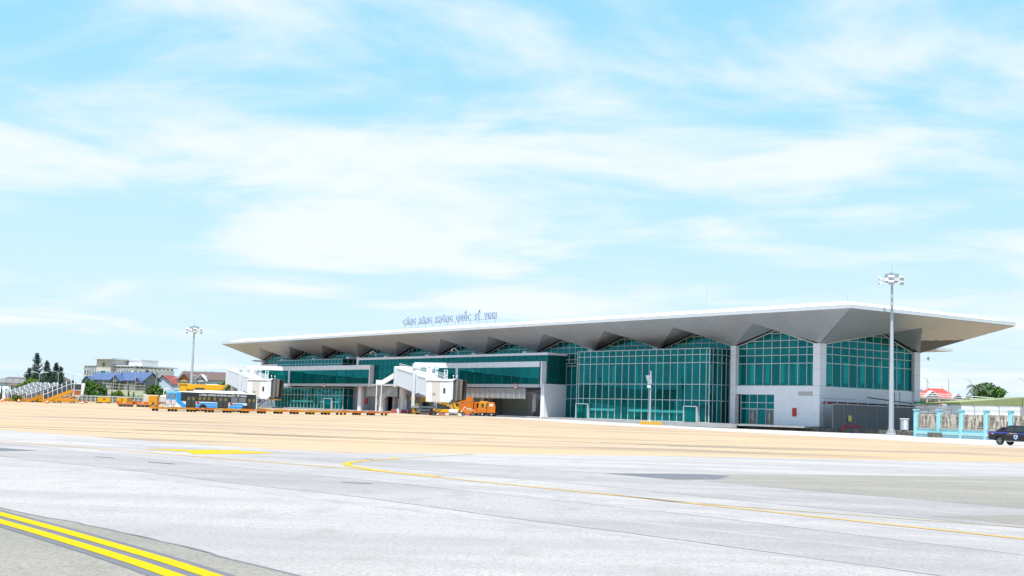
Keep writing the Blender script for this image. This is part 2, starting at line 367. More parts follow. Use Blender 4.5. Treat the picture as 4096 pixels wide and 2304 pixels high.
def sheet(name, poly, m, dz, grid=None, follow=True):
    """flat pavement polygon, cut along a grid so that it follows the apron's gentle fall"""
    bm = bmesh.new(); f = bm.faces.new([bm.verts.new((x, y, 0)) for x, y in poly])
    if grid:
        xs = [p[0] for p in poly]; ys = [p[1] for p in poly]
        k = math.floor(min(xs) / grid) * grid
        while k < max(xs):
            bmesh.ops.bisect_plane(bm, geom=bm.verts[:] + bm.edges[:] + bm.faces[:], plane_co=(k, 0, 0), plane_no=(1, 0, 0)); k += grid
        k = math.floor(min(ys) / grid) * grid
        while k < max(ys):
            bmesh.ops.bisect_plane(bm, geom=bm.verts[:] + bm.edges[:] + bm.faces[:], plane_co=(0, k, 0), plane_no=(0, 1, 0)); k += grid
    for v in bm.verts: v.co.z = (g(v.co.x, v.co.y) if follow else 0) + dz
    for f in bm.faces:
        if f.normal.z < 0: f.normal_flip()
    bmesh.ops.recalc_face_normals(bm, faces=bm.faces)
    for f in bm.faces:
        if f.calc_center_median() and f.normal.z < 0: f.normal_flip()
    me = bpy.data.meshes.new(name); bm.to_mesh(me); bm.free(); me.materials.append(MT[m])
    o = bpy.data.objects.new(name, me); COL.objects.link(o); return o
struct(sheet('ground', [(-5000, -3000), (5000, -3000), (5000, 7000), (-5000, 7000)], 'grass', -0.12, follow=False))
struct(sheet('apron', [(-330, 40), (150, 40), (150, 262), (60, 300), (-90, 420), (-330, 420)], 'apron_beige', 0.0, grid=12))
edge = [(-60, 100), (-23.7, 61.2), (-15.5, 52.75), (-8.35, 46.6), (-5.4, 45.45), (-1.7, 48.4), (7, 54.2), (13.2, 56.9), (24.4, 61.7), (60, 76), (110, 97)]
taxi = struct(sheet('taxiway', edge + [(110, -40), (-60, -40)], 'taxi_asphalt', 0.006, grid=25, follow=False))
strip_edge = [(48, 70), (44, 110), (40.5, 130), (33.5, 150), (23, 195), (15, 215), (6, 240), (-6, 262), (-14, 284)]
struct(sheet('service_road', strip_edge + [tuple(TW(100, -3)[:2]), tuple(TW(15, -1)[:2]), tuple(TW(-1, -1)[:2]), (60, 222), (62, 182), (150, 182), (150, 70)], 'apron_pale', 0.006, grid=12))
def ribbon(name, pts, w, m, dz, parent=None, w1=None):
    b = MB(); n = len(pts)
    for i in range(n):
        p = Vector((*pts[i], 0)); d = (Vector((*pts[min(i + 1, n - 1)], 0)) - Vector((*pts[max(i - 1, 0)], 0))).normalized(); s_ = Vector((d.y, -d.x, 0))
        ww = w if w1 is None else w + (w1 - w) * i / (n - 1)
        for k in (-.5, .5): q = p + s_ * ww * k; b.v.append((q.x, q.y, g(q.x, q.y) + dz))
    for i in range(n - 1): b.f.append((2 * i, 2 * i + 1, 2 * i + 3, 2 * i + 2)); b.m.append(0)
    o = b.build(name, m, parent, fix=False)
    for p in o.data.polygons:
        if p.normal.z < 0: p.flip()
    return o
def lerp2(a, b, n): return [(a[0] + (b[0] - a[0]) * i / n, a[1] + (b[1] - a[1]) * i / n) for i in range(n + 1)]
# old pavement by the camera and its double edge line
old = struct(sheet('shoulder', [(-40, 57), (-14, 26.7), (-7.17, 18.71), (-5.49, 16.86), (-4.51, 15.7), (-3.66, 14.69), (-2.51, 13.12), (-1.97, 12.43), (2.2, 7), (6, 1), (6, -30), (-40, -30)], 'old_asphalt', 0.011, follow=False))
def smooth_line(p, n=6):
    r = []
    for i in range(len(p) - 1):
        p0 = p[max(i - 1, 0)]; p1 = p[i]; p2 = p[i + 1]; p3 = p[min(i + 2, len(p) - 1)]
        for k in range(n):
            t = k / n
            r.append(tuple(0.5 * (2 * p1[j] + (p2[j] - p0[j]) * t + (2 * p0[j] - 5 * p1[j] + 4 * p2[j] - p3[j]) * t * t + (3 * p1[j] - p0[j] - 3 * p2[j] + p3[j]) * t ** 3) for j in (0, 1)))
    return r + [p[-1]]
mid = smooth_line([(-14.0, 26.9), (-10, 21.6), (-6.58, 17.18), (-5.65, 15.98), (-4.84, 14.9), (-3.9, 13.63), (-3.1, 12.49), (-2.1, 10.9), (-.4, 7.6), (1.2, 4)])
def offs(pts, d):
    r = []
    for i, p in enumerate(pts):
        a = pts[max(i - 1, 0)]; b = pts[min(i + 1, len(pts) - 1)]; t = Vector((b[0] - a[0], b[1] - a[1])).normalized(); r.append((p[0] + t.y * d, p[1] - t.x * d))
    return r
b0 = ribbon('line_backing', mid, 0.74, 'asphalt_dark', 0.015); struct(b0)
for s_ in (-0.165, 0.155): struct(ribbon('painted_line', offs(mid, s_), 0.185, 'line_yellow', 0.019))
# taxiway centre line, the fainter second line, the lead-in curve
struct(ribbon('centre_line', lerp2((-33, 62.6), (-17.76, 45.93), 4) + lerp2((-17.76, 45.93), (-3.84, 33.8), 6)[1:] + lerp2((-3.84, 33.8), (1.85, 26.78), 6)[1:] + lerp2((1.85, 26.78), (7.55, 19.13), 8)[1:] + lerp2((7.55, 19.13), (20, 2.5), 4)[1:], 0.17, 'line_amber', 0.012))
struct(ribbon('faint_line', lerp2((1.9, 26.9), (3.21, 24.95), 3) + [(5.5, 23.3), (8.43, 21.34), (14, 17.4), (24, 10)], 0.10, 'line_faded', 0.012))
struct(ribbon('lead_in_line', smooth_line([(-1.6, 31.35), (-3.01, 32.95), (-4.1, 35.2), (-4.45, 36.6), (-4.42, 38.0), (-4.1, 39.5)]), 0.20, 'line_yellow', 0.014))
for a_, b_, w_ in (((-4.05, 39.75), (-3.85, 40.5), 0.2), ((-3.7, 41.0), (-3.45, 42.0), 0.26), ((-3.3, 42.4), (-2.2, 45.6), 0.14), ((-2.1, 45.8), (-1.2, 48.2), 0.09)):
    struct(ribbon('lead_in_line', [a_, b_], w_, 'line_yellow' if w_ > .15 else 'line_faded', 0.013))
# worn yellow block beside the centre line, with scuffed gaps
blob = struct(sheet('painted_block', [(-11.8, 42.34), (-11.04, 43.4), (-10.2, 43.7), (-9.1, 44.9), (-9.0, 44.1), (-8.2, 43.5), (-7.55, 43.15), (-7.9, 42.2), (-8.63, 41.06), (-9.59, 40.1), (-9.95, 41.2), (-10.29, 42.0)], 'line_yellow', 0.014, follow=False))
for c_, l_ in (((-10.3, 43.2), 0.9), ((-9.1, 42.5), 1.1), ((-9.5, 43.9), 0.8), ((-8.6, 43.0), 0.7)):
    struct(ribbon('paint_scuff', smooth_line([(c_[0] - l_ * .5, c_[1] + .2), (c_[0], c_[1] - .12), (c_[0] + l_ * .5, c_[1] - .35)], 3), 0.12, 'taxi_asphalt', 0.018))
# tarred joints between the paving passes
SEAMS = [[(-24, 47.5), (-13.37, 34.63), (-8.83, 30.1), (-5.48, 26.3), (-2.78, 23.6), (-0.04, 20.1), (2.26, 17.3), (4.5, 14.35), (8, 9.6)],
         [(-20, 47.6), (-11, 37.3), (-4.15, 30.05), (-0.61, 25.95), (2.85, 22.0), (5.13, 18.75), (6.6, 16.75), (13, 8)],
         [(-17, 49.5), (-5.23, 37.7), (-0.78, 32.8), (2.06, 29.6), (3.56, 27.5), (6.47, 23.7), (13, 15)],
         [(-2.2, 41.0), (3.0, 35.6), (6.36, 31.5), (10.41, 26.3), (16, 18)], [(-14, 26.7), (-7.17, 18.71), (-5.49, 16.86), (-3.66, 14.69), (-1.97, 12.43), (2.2, 7)]]
for a_, b_ in ((0, 1), (2, 3)):
    A1, B1 = smooth_line(SEAMS[a_], 8), smooth_line(SEAMS[b_], 8)
    struct(sheet('paving_lane', A1 + B1[::-1], 'lane_asphalt', 0.0068, follow=False))
for s_ in SEAMS:
    q = [(x + rnd.uniform(-.03, .03), y + rnd.uniform(-.03, .03)) for x, y in smooth_line(s_, 8)]
    struct(ribbon('joint_seal', q, 0.05, 'asphalt_dark', 0.0125 if s_ is SEAMS[4] else 0.0075))
# rubber tracks left along the taxiway
mat('rubber_track', (0.27, 0.262, 0.28), 0.85, dirt=(0.20, 0.195, 0.205), scale=1.6, stretch=(1, 1, 1))
for x0, y0, ln, w_ in ((-14, 40.5, 26, .32), (-12.6, 40.6, 30, .26), (-6.5, 33.5, 24, .35), (-4.9, 34.0, 20, .22), (-7.5, 27.2, 16, .28), (-3.0, 22.4, 13, .3), (0.4, 21.6, 12, .22), (-10, 45.0, 22, .25), (2.5, 30.5, 14, .3), (6, 60.6 - 20, 18, .4)):
    struct(ribbon('tyre_track', smooth_line([(x0, y0), (x0 + ln * .345 + rnd.uniform(-.15, .15), y0 - ln * .365), (x0 + ln * .69, y0 - ln * .73)], 10), w_, 'rubber_track', 0.0072 + .0001 * rnd.random(), w1=.06))
# darker patches
for P_, m_ in (([(-15.6, 40.1), (-14.6, 37.5), (-13.9, 38.8)], 'asphalt_dark'), ([(-11.35, 36.2), (-11.2, 35.8), (-10.6, 35.5), (-10.7, 35.85)], 'asphalt_dark'),
               ([(-9.3, 34.1), (-9.2, 33.7), (-8.35, 33.15), (-8.5, 33.6)], 'asphalt_dark'), ([(-3.5, 27.85), (-3.4, 27.6), (-2.78, 27.45), (-2.85, 27.7)], 'asphalt_dark'),
               ([(-4.45, 40.9), (-4.35, 40.6), (-4.1, 40.4), (-4.2, 40.7)], 'asphalt_dark'),
               ([(2.56, 36.0), (4.34, 33.6), (6.0, 34.7), (8.5, 36.2), (17, 40.5), (30, 47), (30, 50), (17.2, 43.6), (6.5, 38.1), (4.8, 37.3)], 'old_asphalt'),
               ([(2.7, 36.0), (4.3, 33.8), (5.6, 34.6), (6.3, 36.9), (5.6, 37.5), (4.7, 37.2)], 'asphalt_dark'),
               ([(6.4, 31.6), (8.4, 29.0), (10.41, 26.35), (22, 20), (30, 30), (30, 46.6), (17, 40.2), (8.5, 36.0), (5.0, 33.7)], 'old_asphalt'),
               ([(7.5, 23.3), (8.66, 21.93), (12, 18.5), (20, 24), (13, 25.5), (9.6, 24.35)], 'old_asphalt')):
    big = m_ == 'old_asphalt'
    struct(sheet('pavement_patch', P_, m_, 0.0085 if big else 0.0105, follow=False))
# markings on the beige apron
for a_, b_, w_, m_ in (((-20.8, 92.9), (-9.34, 77.8), .18, 'line_white'), ((-9.34, 77.8), (-5.5, 72), .12, 'line_white'), ((8.83, 68.7), (15.5, 59), .15, 'line_white'), ((20.8, 89.5), (43, 109), .15, 'line_white'),
    ((-60, 118), (-14, 92), .2, 'line_white'), ((-48, 140), (-6, 104), .2, 'line_white'), ((-34, 170), (14, 112), .2, 'line_white'), ((-5, 130), (30, 88), .2, 'line_white'), ((-80, 150), (-30, 132), .2, 'line_white'),
    ((-5.5, 71.85), (-4.3, 73.9), .5, 'line_pink'), ((-2.2, 76.1), (-.8, 78.3), .5, 'line_pink'), ((-26, 118), (-23, 117), 1.0, 'line_white'), ((-18, 110), (-15, 109), 1.0, 'line_white'),
    ((2, 95), (4, 95.4), .7, 'line_white'), ((-40, 100), (-30, 93), .25, 'line_white'), ((-22, 84), (-12, 74), .2, 'line_white'), ((4, 84), (18, 74), .2, 'line_white'), ((22, 78), (38, 92), .2, 'line_white'), ((-8, 100), (-2, 99), .8, 'line_white'), ((10, 105), (26, 90), .22, 'line_white'), ((14, 96), (16.5, 96), .7, 'line_white'), ((-12, 88), (-10.4, 88), .6, 'line_white'), ((24, 118), (27, 118), .7, 'line_white'), ((-70, 190), (-28, 224), .3, 'line_white')):
    struct(ribbon('apron_marking', lerp2(a_, b_, 6), w_, m_, 0.012))
for i in range(9):
    x = -26 + i * 2.1; struct(ribbon('apron_marking', [(x, 226 + i * 1.2), (x + 1.0, 226.6 + i * 1.2)], 0.55, 'line_pink', 0.013))
for c_, r_ in (((6.8, 76), 1.8), ((6.2, 75.5), 1.0), ((-3, 82), 2.6), ((30, 96), 3)):
    struct(ribbon('apron_marking', [(c_[0] + r_ * math.cos(t * .3), c_[1] + r_ * 1.6 * math.sin(t * .3)) for t in range(4, 18)], 0.12, 'line_white', 0.012))
# tyre and oil streaks
mat('streak', (0.15, 0.14, 0.12), 0.85, dirt=(0.24, 0.195, 0.14), scale=1.2)
for a_, b_, w_ in (((9, 73.4), (16.9, 72.6), 1.4), ((7.5, 74.6), (13.6, 73.8), .7), ((-14, 67.5), (-2.3, 65.2), .9), ((-20, 70), (-6, 66.6), .8), ((-26, 66), (-14, 61.5), .6)):
    struct(ribbon('tyre_streak', smooth_line([a_, ((a_[0] + b_[0]) / 2, (a_[1] + b_[1]) / 2 + .3), b_], 8), w_, 'streak', 0.0105, w1=.1))
#@@END_GROUND

# ------------------------------------------------------------------ terminal
T = thing('airport_terminal', 'long airport terminal with folded grey roof, teal glass walls and white piers', 'terminal', TO, TH)
def P(u, v, z): return Vector((v, u, z))
def tbox(name, m, u0, u1, v0, v1, z0, z1, parent=None, bevel=0):
    return box(name, m, parent or T, min(v0, v1), max(v0, v1), min(u0, u1), max(u0, u1), z0, z1, bevel)
UP = [19.89 * k for k in range(12)]                       # pier lines
EU0, EU1, EV0, EV1, EZ = -13.5, 230.4, -8.5, 35.0, 19.48
Acs = [(UP[k] + UP[k + 1]) / 2 - 0.2 for k in range(11)]
A_ = [P(a, -5.95, 18.08) for a in Acs]
G_ = [P(a + 0.9, -0.1, 17.40) for a in Acs]
Pt = [P(u, 0, 14.8) for u in UP]
E0, E1, E2, E3 = P(EU0, EV0, EZ), P(EU1, EV0, EZ), P(EU1, EV1, EZ), P(EU0, EV1, EZ)
Q1 = P(0, 26.6, 14.5)
Ae, Ge = P(-9.37, 14.6, 18.05), P(-0.1, 16.6, 17.4)
soff = MB(); back = MB(); SOFF = []
def panels(poly, e1, cw, ch, gap=0.012):
    poly = [Vector(p) for p in poly]; e1 = Vector(e1).normalized()
    nrm = Vector((0, 0, 0))
    for i in range(len(poly)): nrm += poly[i].cross(poly[(i + 1) % len(poly)])
    nrm.normalize()
    if nrm.z > 0: nrm = -nrm
    e1 = (e1 - nrm * e1.dot(nrm)).normalized(); e2 = nrm.cross(e1)
    bm = bmesh.new(); bm.faces.new([bm.verts.new(((p - poly[0]).dot(e1), (p - poly[0]).dot(e2), 0)) for p in poly])
    for ax, st in ((0, cw), (1, ch)):
        vals = [v.co[ax] for v in bm.verts]; k = math.floor(min(vals) / st) * st + st
        while k < max(vals):
            no = (1, 0, 0) if ax == 0 else (0, 1, 0); co = (k, 0, 0) if ax == 0 else (0, k, 0)
            bmesh.ops.bisect_plane(bm, geom=bm.verts[:] + bm.edges[:] + bm.faces[:], plane_co=co, plane_no=no); k += st
    bm.faces.ensure_lookup_table()
    for f in bm.faces:
        c = f.calc_center_median(); tl = rnd.uniform(-.004, .004), rnd.uniform(-.004, .004); vs = []
        for v in f.verts:
            d = v.co - c; l = d.length
            q = c + d * max(0.0, 1 - gap * 1.3 / max(l, .05)); h = 0.02 + (q - c).x * tl[0] + (q - c).y * tl[1]
            vs.append(poly[0] + e1 * q.x + e2 * q.y + nrm * h)
        SOFF.append(vs)
    bm.free(); back.poly(poly)
panels([E0, E1, Pt[11]] + [p for k in range(10, 0, -1) for p in (A_[k], Pt[k])] + [A_[0], Pt[0]], (0, 1, 0), 2.0, 1.35)
for k in range(11):
    panels([Pt[k + 1], A_[k], G_[k]], (1, 0.0, 0), 1.6, 0.8); panels([Pt[k], G_[k], A_[k]], (1, 0, 0), 1.6, 0.8)
panels([E0, Pt[0], Ae, Q1, E3], (1, 0, 0), 2.0, 1.35)
panels([Pt[0], Ge, Ae], (0, 1, 0), 1.6, .8); panels([Q1, Ae, Ge], (0, 1, 0), 1.6, .8)
for q in ([E1, E2, P(218.8, 26.6, 14.8), Pt[11]], [E3, Q1, P(218.8, 26.6, 14.8), E2]): back.poly(q)
sbk = back.build('soffit_backing', 'soffit_back', T, fix=False)
SOFF.sort(key=lambda q: (Matrix.Rotation(TH, 3, 'Z') @ q[0] + TO).length)
for q in SOFF[:290]: MB().poly(q).build('soffit_panel', 'soffit', sbk, fix=False)
for q in SOFF[290:]: soff.poly(q)
soff.build('soffit_panels', 'soffit', T, fix=False, kind='stuff')
# fascia
fz0, fz1 = EZ - 0.02, 20.08
fmesh = MB().box(-0.06, 0.06, 0.012, 1.988, fz0, fz1).build('fascia_panel', 'fascia', T)
fmesh.location = (EV0, EU0, 0)
for i in range(1, 62):
    c = fmesh.copy(); COL.objects.link(c); c.location = (EV0 + rnd.uniform(-.012, .012), EU0 + 2 * i, 0)
tbox('fascia_strip', 'fascia', EU0 + 124, EU1, EV0 - .06, EV0 + .06, fz0, fz1)
for i in range(22):
    c = fmesh.copy(); COL.objects.link(c); c.rotation_euler = (0, 0, R(-90)); c.location = (EV0 + .07 + i * 1.98, EU0 + rnd.uniform(-.012, .012), 0)
tbox('fascia_strip', 'fascia', EU0, EU1, EV1 - .06, EV1 + .06, fz0, fz1)
tbox('fascia_strip', 'fascia', EU1 - .06, EU1 + .06, EV0 + .1, EV1 - .1, fz0, fz1)
# roof: gutter rim, upstand, low hip
rf = MB()
def ring(i, z): return [P(EU0 + i, EV0 + i, z), P(EU1 - i, EV0 + i, z), P(EU1 - i, EV1 - i, z), P(EU0 + i, EV1 - i, z)]
rs = [ring(.05, fz1 - .03), ring(.9, fz1 - .02), ring(4.2, 21.02), ring(12, 21.6), ring(21.7, 22.0)]
for a, b in zip(rs, rs[1:]):
    for k in range(4): rf.poly([a[k], a[(k + 1) % 4], b[(k + 1) % 4], b[k]])
rf.poly(rs[-1]); rf.build('roof', 'roof_white', T)


# piers
for k, u in enumerate(UP):
    u0, u1 = (0, 1.5) if k == 0 else (u + .25 - .6, u + .25 + .7)
    pr = tbox('pier', 'white_panel', u0, u1, 0, 1.6 if k == 0 else 1.0, 0.5, 14.78)
    if k < 2:
        for z in (2.9, 6.0, 7.66, 10.4, 13.0): box('joint', 'dark_metal', pr, -.004, 1.6 if k == 0 else 1.0, u0 - .004, u1 + .004, z, z + .025)
    if k > 1: tbox('pier_cap', 'white_panel', u - .35, u + .95, -1.0 if k < 4 else -3.0, -0.02, 14.3, 14.75)
pr = tbox('pier', 'white_panel', -.02, 1.5, 25.0, 26.6, 0.5, 14.6)
for z in (2.9, 6.0, 7.66, 10.4, 13.0): box('joint', 'dark_metal', pr, 24.996, 26.604, -.024, 1.5, z, z + .025)

# glazing
PANES = []
def clip(poly, conv):
    out_ = poly
    for i in range(len(conv)):
        a, b = conv[i], conv[(i + 1) % len(conv)]; inp = out_; out_ = []
        if not inp: return []
        side = lambda p: (b[0] - a[0]) * (p[1] - a[1]) - (b[1] - a[1]) * (p[0] - a[0])
        for j in range(len(inp)):
            p, q = inp[j], inp[(j + 1) % len(inp)]; sp, sq = side(p), side(q)
            if sp >= 0: out_.append(p)
            if (sp >= 0) != (sq >= 0):
                t = sp / (sp - sq); out_.append((p[0] + (q[0] - p[0]) * t, p[1] + (q[1] - p[1]) * t))
    return out_
def curtain(name, org, A, n, cols, zs, conv=None, fm='mullion', w=0.115, d=0.16, gm='glass_teal', skip=(), hor=None, parent=None):
    """cols: offsets along A, zs: heights; a frame mesh of bars with one pane in every opening"""
    A = Vector(A).normalized(); n = Vector(n).normalized(); org = Vector(org)
    b = MB()
    def pt(a, z, t): return org + A * a + Vector((0, 0, z)) + n * t
    def bar(a0, a1, z0, z1):
        vs = [pt(a, z, t) for t in (-d * .5, d * .5) for z in (z0, z1) for a in (a0, a1)]
        b.add(vs, [(0, 2, 3, 1), (4, 5, 7, 6), (0, 1, 5, 4), (2, 6, 7, 3), (0, 4, 6, 2), (1, 3, 7, 5)])
    conv = conv or [(cols[0], zs[0]), (cols[-1], zs[0]), (cols[-1], zs[-1]), (cols[0], zs[-1])]
    for c in cols:
        q = clip([(c - .001, -99), (c + .001, -99), (c + .001, 99), (c - .001, 99)], conv)
        if q: bar(c - w / 2, c + w / 2, min(p[1] for p in q), max(p[1] for p in q))
    for z in (hor or zs):
        q = clip([(-999, z - .001), (999, z - .001), (999, z + .001), (-999, z + .001)], conv)
        if q: bar(min(p[0] for p in q), max(p[0] for p in q), z - w / 2 * .93, z + w / 2 * .93)
    for i in range(len(conv)):
        a, c = conv[i], conv[(i + 1) % len(conv)]
        if abs(a[0] - c[0]) > .01 and abs(a[1] - c[1]) > .01:
            dz = .2; vs = [pt(p[0], p[1] + k, t) for t in (-d * .6, d * .6) for p in (a, c) for k in (-dz / 2, dz / 2)]
            b.add(vs, [(0, 1, 3, 2), (4, 6, 7, 5), (0, 2, 6, 4), (1, 5, 7, 3), (0, 4, 5, 1), (2, 3, 7, 6)])
    fr = b.build(name, fm, parent or T)
    for i in range(len(cols) - 1):
        for j in range(len(zs) - 1):
            if (i, j) in skip: continue
            m_ = w * .42
            q = clip([(cols[i] + m_, zs[j] + m_), (cols[i + 1] - m_, zs[j] + m_), (cols[i + 1] - m_, zs[j + 1] - m_), (cols[i] + m_, zs[j + 1] - m_)], conv)
            if len(q) < 3: continue
            ar = abs(sum(q[k][0] * q[(k + 1) % len(q)][1] - q[(k + 1) % len(q)][0] * q[k][1] for k in range(len(q)))) / 2
            if ar < .05: continue
            PANES.append((fr, org.copy(), A.copy(), n.copy(), q, ar, gm))
    return fr
pane_cache = {}
def finish_panes():
    cp_ = TO.copy(); ca = []
    for e in PANES:
        fr, org, A, n, q, ar, gm = e
        c = org + A * q[0][0]; wpos = Matrix.Rotation(TH, 3, 'Z') @ c + TO
        ca.append((ar * abs(Matrix.Rotation(TH, 3, 'Z') @ n @ Vector((wpos.x, wpos.y, 0)).normalized()) / wpos.length_squared, e))
    ca.sort(key=lambda t: -t[0]); rest = MB()
    for i, (_, (fr, org, A, n, q, ar, gm)) in enumerate(ca):
        bx, bz = q[0]; rel = tuple((round(x - bx, 2), round(z - bz, 2)) for x, z in q)
        if i < 296 or gm != 'glass_teal':
            key = (rel, gm)
            if key not in pane_cache:
                me = bpy.data.meshes.new('glass_pane'); k = len(rel)
                vs = [(x, -.012, z) for x, z in rel] + [(x, .012, z) for x, z in rel]
                me.from_pydata(vs, [], [tuple(range(k)), tuple(range(k, 2 * k))[::-1]] + [(a, a + k, (a + 1) % k + k, (a + 1) % k) for a in range(k)])
                me.materials.append(MT[gm]); pane_cache[key] = me
            o = bpy.data.objects.new('glass_pane', pane_cache[key]); COL.objects.link(o); o.parent = fr
            yax = Vector((0, 0, 1)).cross(A); p0 = org + A * bx + Vector((0, 0, bz))
            tl = Matrix.Rotation(rnd.uniform(-.004, .004), 4, 'Z') @ Matrix.Rotation(rnd.uniform(-.003, .003), 4, 'X')
            o.matrix_local = Matrix(((A.x, yax.x, 0, p0.x), (A.y, yax.y, 0, p0.y), (0, 0, 1, p0.z), (0, 0, 0, 1))) @ tl
        else:
            k_ = len(q); vs_ = [org + A * x + Vector((0, 0, z)) + n * .012 for x, z in q] + [org + A * x + Vector((0, 0, z)) - n * .012 for x, z in q]; rest.add(vs_, [tuple(range(k_)), tuple(range(k_, 2 * k_))[::-1]])
    if rest.f: rest.build('glass_panes', 'glass_teal', T, fix=False, kind='stuff')
NV = (-1, 0, 0); AU = (0, 1, 0)
# gable windows on the long side
for k in range(11):
    u0, u1 = UP[k] + (1.5 if k == 0 else .95), UP[k + 1] - .35
    zb = 7.68 if k == 0 else (12.2 if k < 4 else 13.6)
    ap = (G_[k].y, 17.32)
    conv = [(u0, zb), (u1, zb), (u1, 14.72), ap, (u0, 14.72)]
    nc = 9; cols = [u0 + (u1 - u0) * i / nc for i in range(nc + 1)]
    zs = [z for z in (7.68, 11.52, 12.95, 14.25, 15.5, 16.77, 17.6) if z > zb + .3]; zs = [zb] + zs
    curtain('gable_window', P(0, .8, 0), AU, NV, cols, zs, conv)
# end gable window
cols = [1.6 + (25 - 1.6) * i / 11 for i in range(12)]
curtain('gable_window', P(.6, 0, 0), (1, 0, 0), (0, -1, 0), cols, [7.6, 11.56, 13.05, 14.35, 15.6, 16.75, 17.6],
        [(1.6, 7.6), (25, 7.6), (25, 14.45), (16.6, 17.35), (1.6, 14.7)])
# walls of the first bay and end
tbox('wall', 'white_panel', 1.52, 19.5, .35, .75, 6.12, 7.62)
tbox('wall', 'white_panel', 1.52, 10.5, .35, .75, .5, 6.12)
tbox('wall', 'white_panel', .3, .9, 1.62, 24.98, .5, 7.55)
tbox('wall_vent', 'beige_panel', 1.6, 5.0, .31, .36, 5.98, 6.69)
sl_ = MB()
for i in range(8): sl_.box(.29, .32, 1.65, 4.95, 6.02 + i * .082, 6.05 + i * .082)
sl_.build('vent_slats', 'grey_panel', T)
rc = tbox('hose_cabinet', 'red', 5.35, 6.2, .2, .36, 2.43, 3.86); tbox('notice', 'white_paint', 4.75, 5.2, .32, .352, 2.75, 3.2)
curtain('entrance_glazing', P(0, .6, 0), AU, NV, [10.55, 12.55, 14.6, 16.5, 18.6], [.86, 3.56, 4.67, 6.1], skip=((0, 0), (2, 0)))
def door(u0, u1, v, z0, z1, m='glass_dark', fm='steel'):
    d_ = MB()
    um = (u0 + u1) / 2
    for a, b, c, e in ((u0, u0 + .1, z0, z1), (u1 - .1, u1, z0, z1), (u0, u1, z1 - .12, z1), (um - .06, um + .06, z0, z1), (u0, u1, z0, z0 + .12)): d_.box(v - .05, v + .05, a, b, c, e)
    o = d_.build('door', fm, T); 
    for a, b in ((u0 + .1, um - .06), (um + .06, u1 - .1)): box('pane', m, o, v - .012, v + .012, a, b, z0 + .12, z1 - .12)
    h = MB()
    for s_ in (-.16, .16): h.tube((v - .12, um + s_, z0 + .7), (v - .12, um + s_, z0 + 2.0), .035)
    h.build('handle', 'white_paint', o); return o
door(10.66, 12.5, .5, .86, 3.5); door(14.65, 16.45, .5, .86, 3.5)
# right-hand glass box
gb = [22.02, 22.8] + [24.45 + 1.962 * i for i in range(18)] + [59.38, 60.06]; gb[-2] = 59.4
RZ = [.86, 4.79, 7.7, 11.65, 13.09, 14.2]
curtain('curtain_wall', P(0, -4, 0), AU, NV, gb, RZ)
curtain('curtain_wall', P(22.02, 0, 0), (1, 0, 0), (0, -1, 0), [-4, -3.2, -2.1, -1.0, .1, .95], RZ)
curtain('curtain_wall', P(60.06, 0, 0), (1, 0, 0), (0, 1, 0), [-4, -2.3, -.6, .95], RZ)
tbox('box_roof', 'dark_frame', 21.95, 60.1, -4.06, .95, 14.2, 14.32)
for u0, u1 in ((24.5, 28.0), (28.35, 44.0), (48.1, 55.7)): tbox('safety_band', 'band_stripe', u0, u1, -4.04, -4.02, 2.44, 2.9)
def portal(u0, u1, v, z):
    d_ = MB(); d_.box(v - .5, v, u0, u0 + .12, .86, z).box(v - .5, v, u1 - .12, u1, .86, z).box(v - .5, v, u0, u1, z - .12, z); o = d_.build('door_portal', 'mullion', T)
    for k in range(3): box('pane', 'glass_teal', o, v - .3, v - .28, u0 + .14 + k * (u1 - u0 - .28) / 3 + .03, u0 + .14 + (k + 1) * (u1 - u0 - .28) / 3 - .03, .9, z - .16)
portal(24.6, 28.1, -4.1, 3.75); portal(55.75, 59.6, -4.1, 3.78)
# recess between glass box and middle block
curtain('curtain_wall', P(0, 1.0, 0), AU, NV, [60.2, 62.2, 64.2, 66.2, 68.2, 70], [.86, 4.79, 7.7, 11.65, 13.0, 14.0])
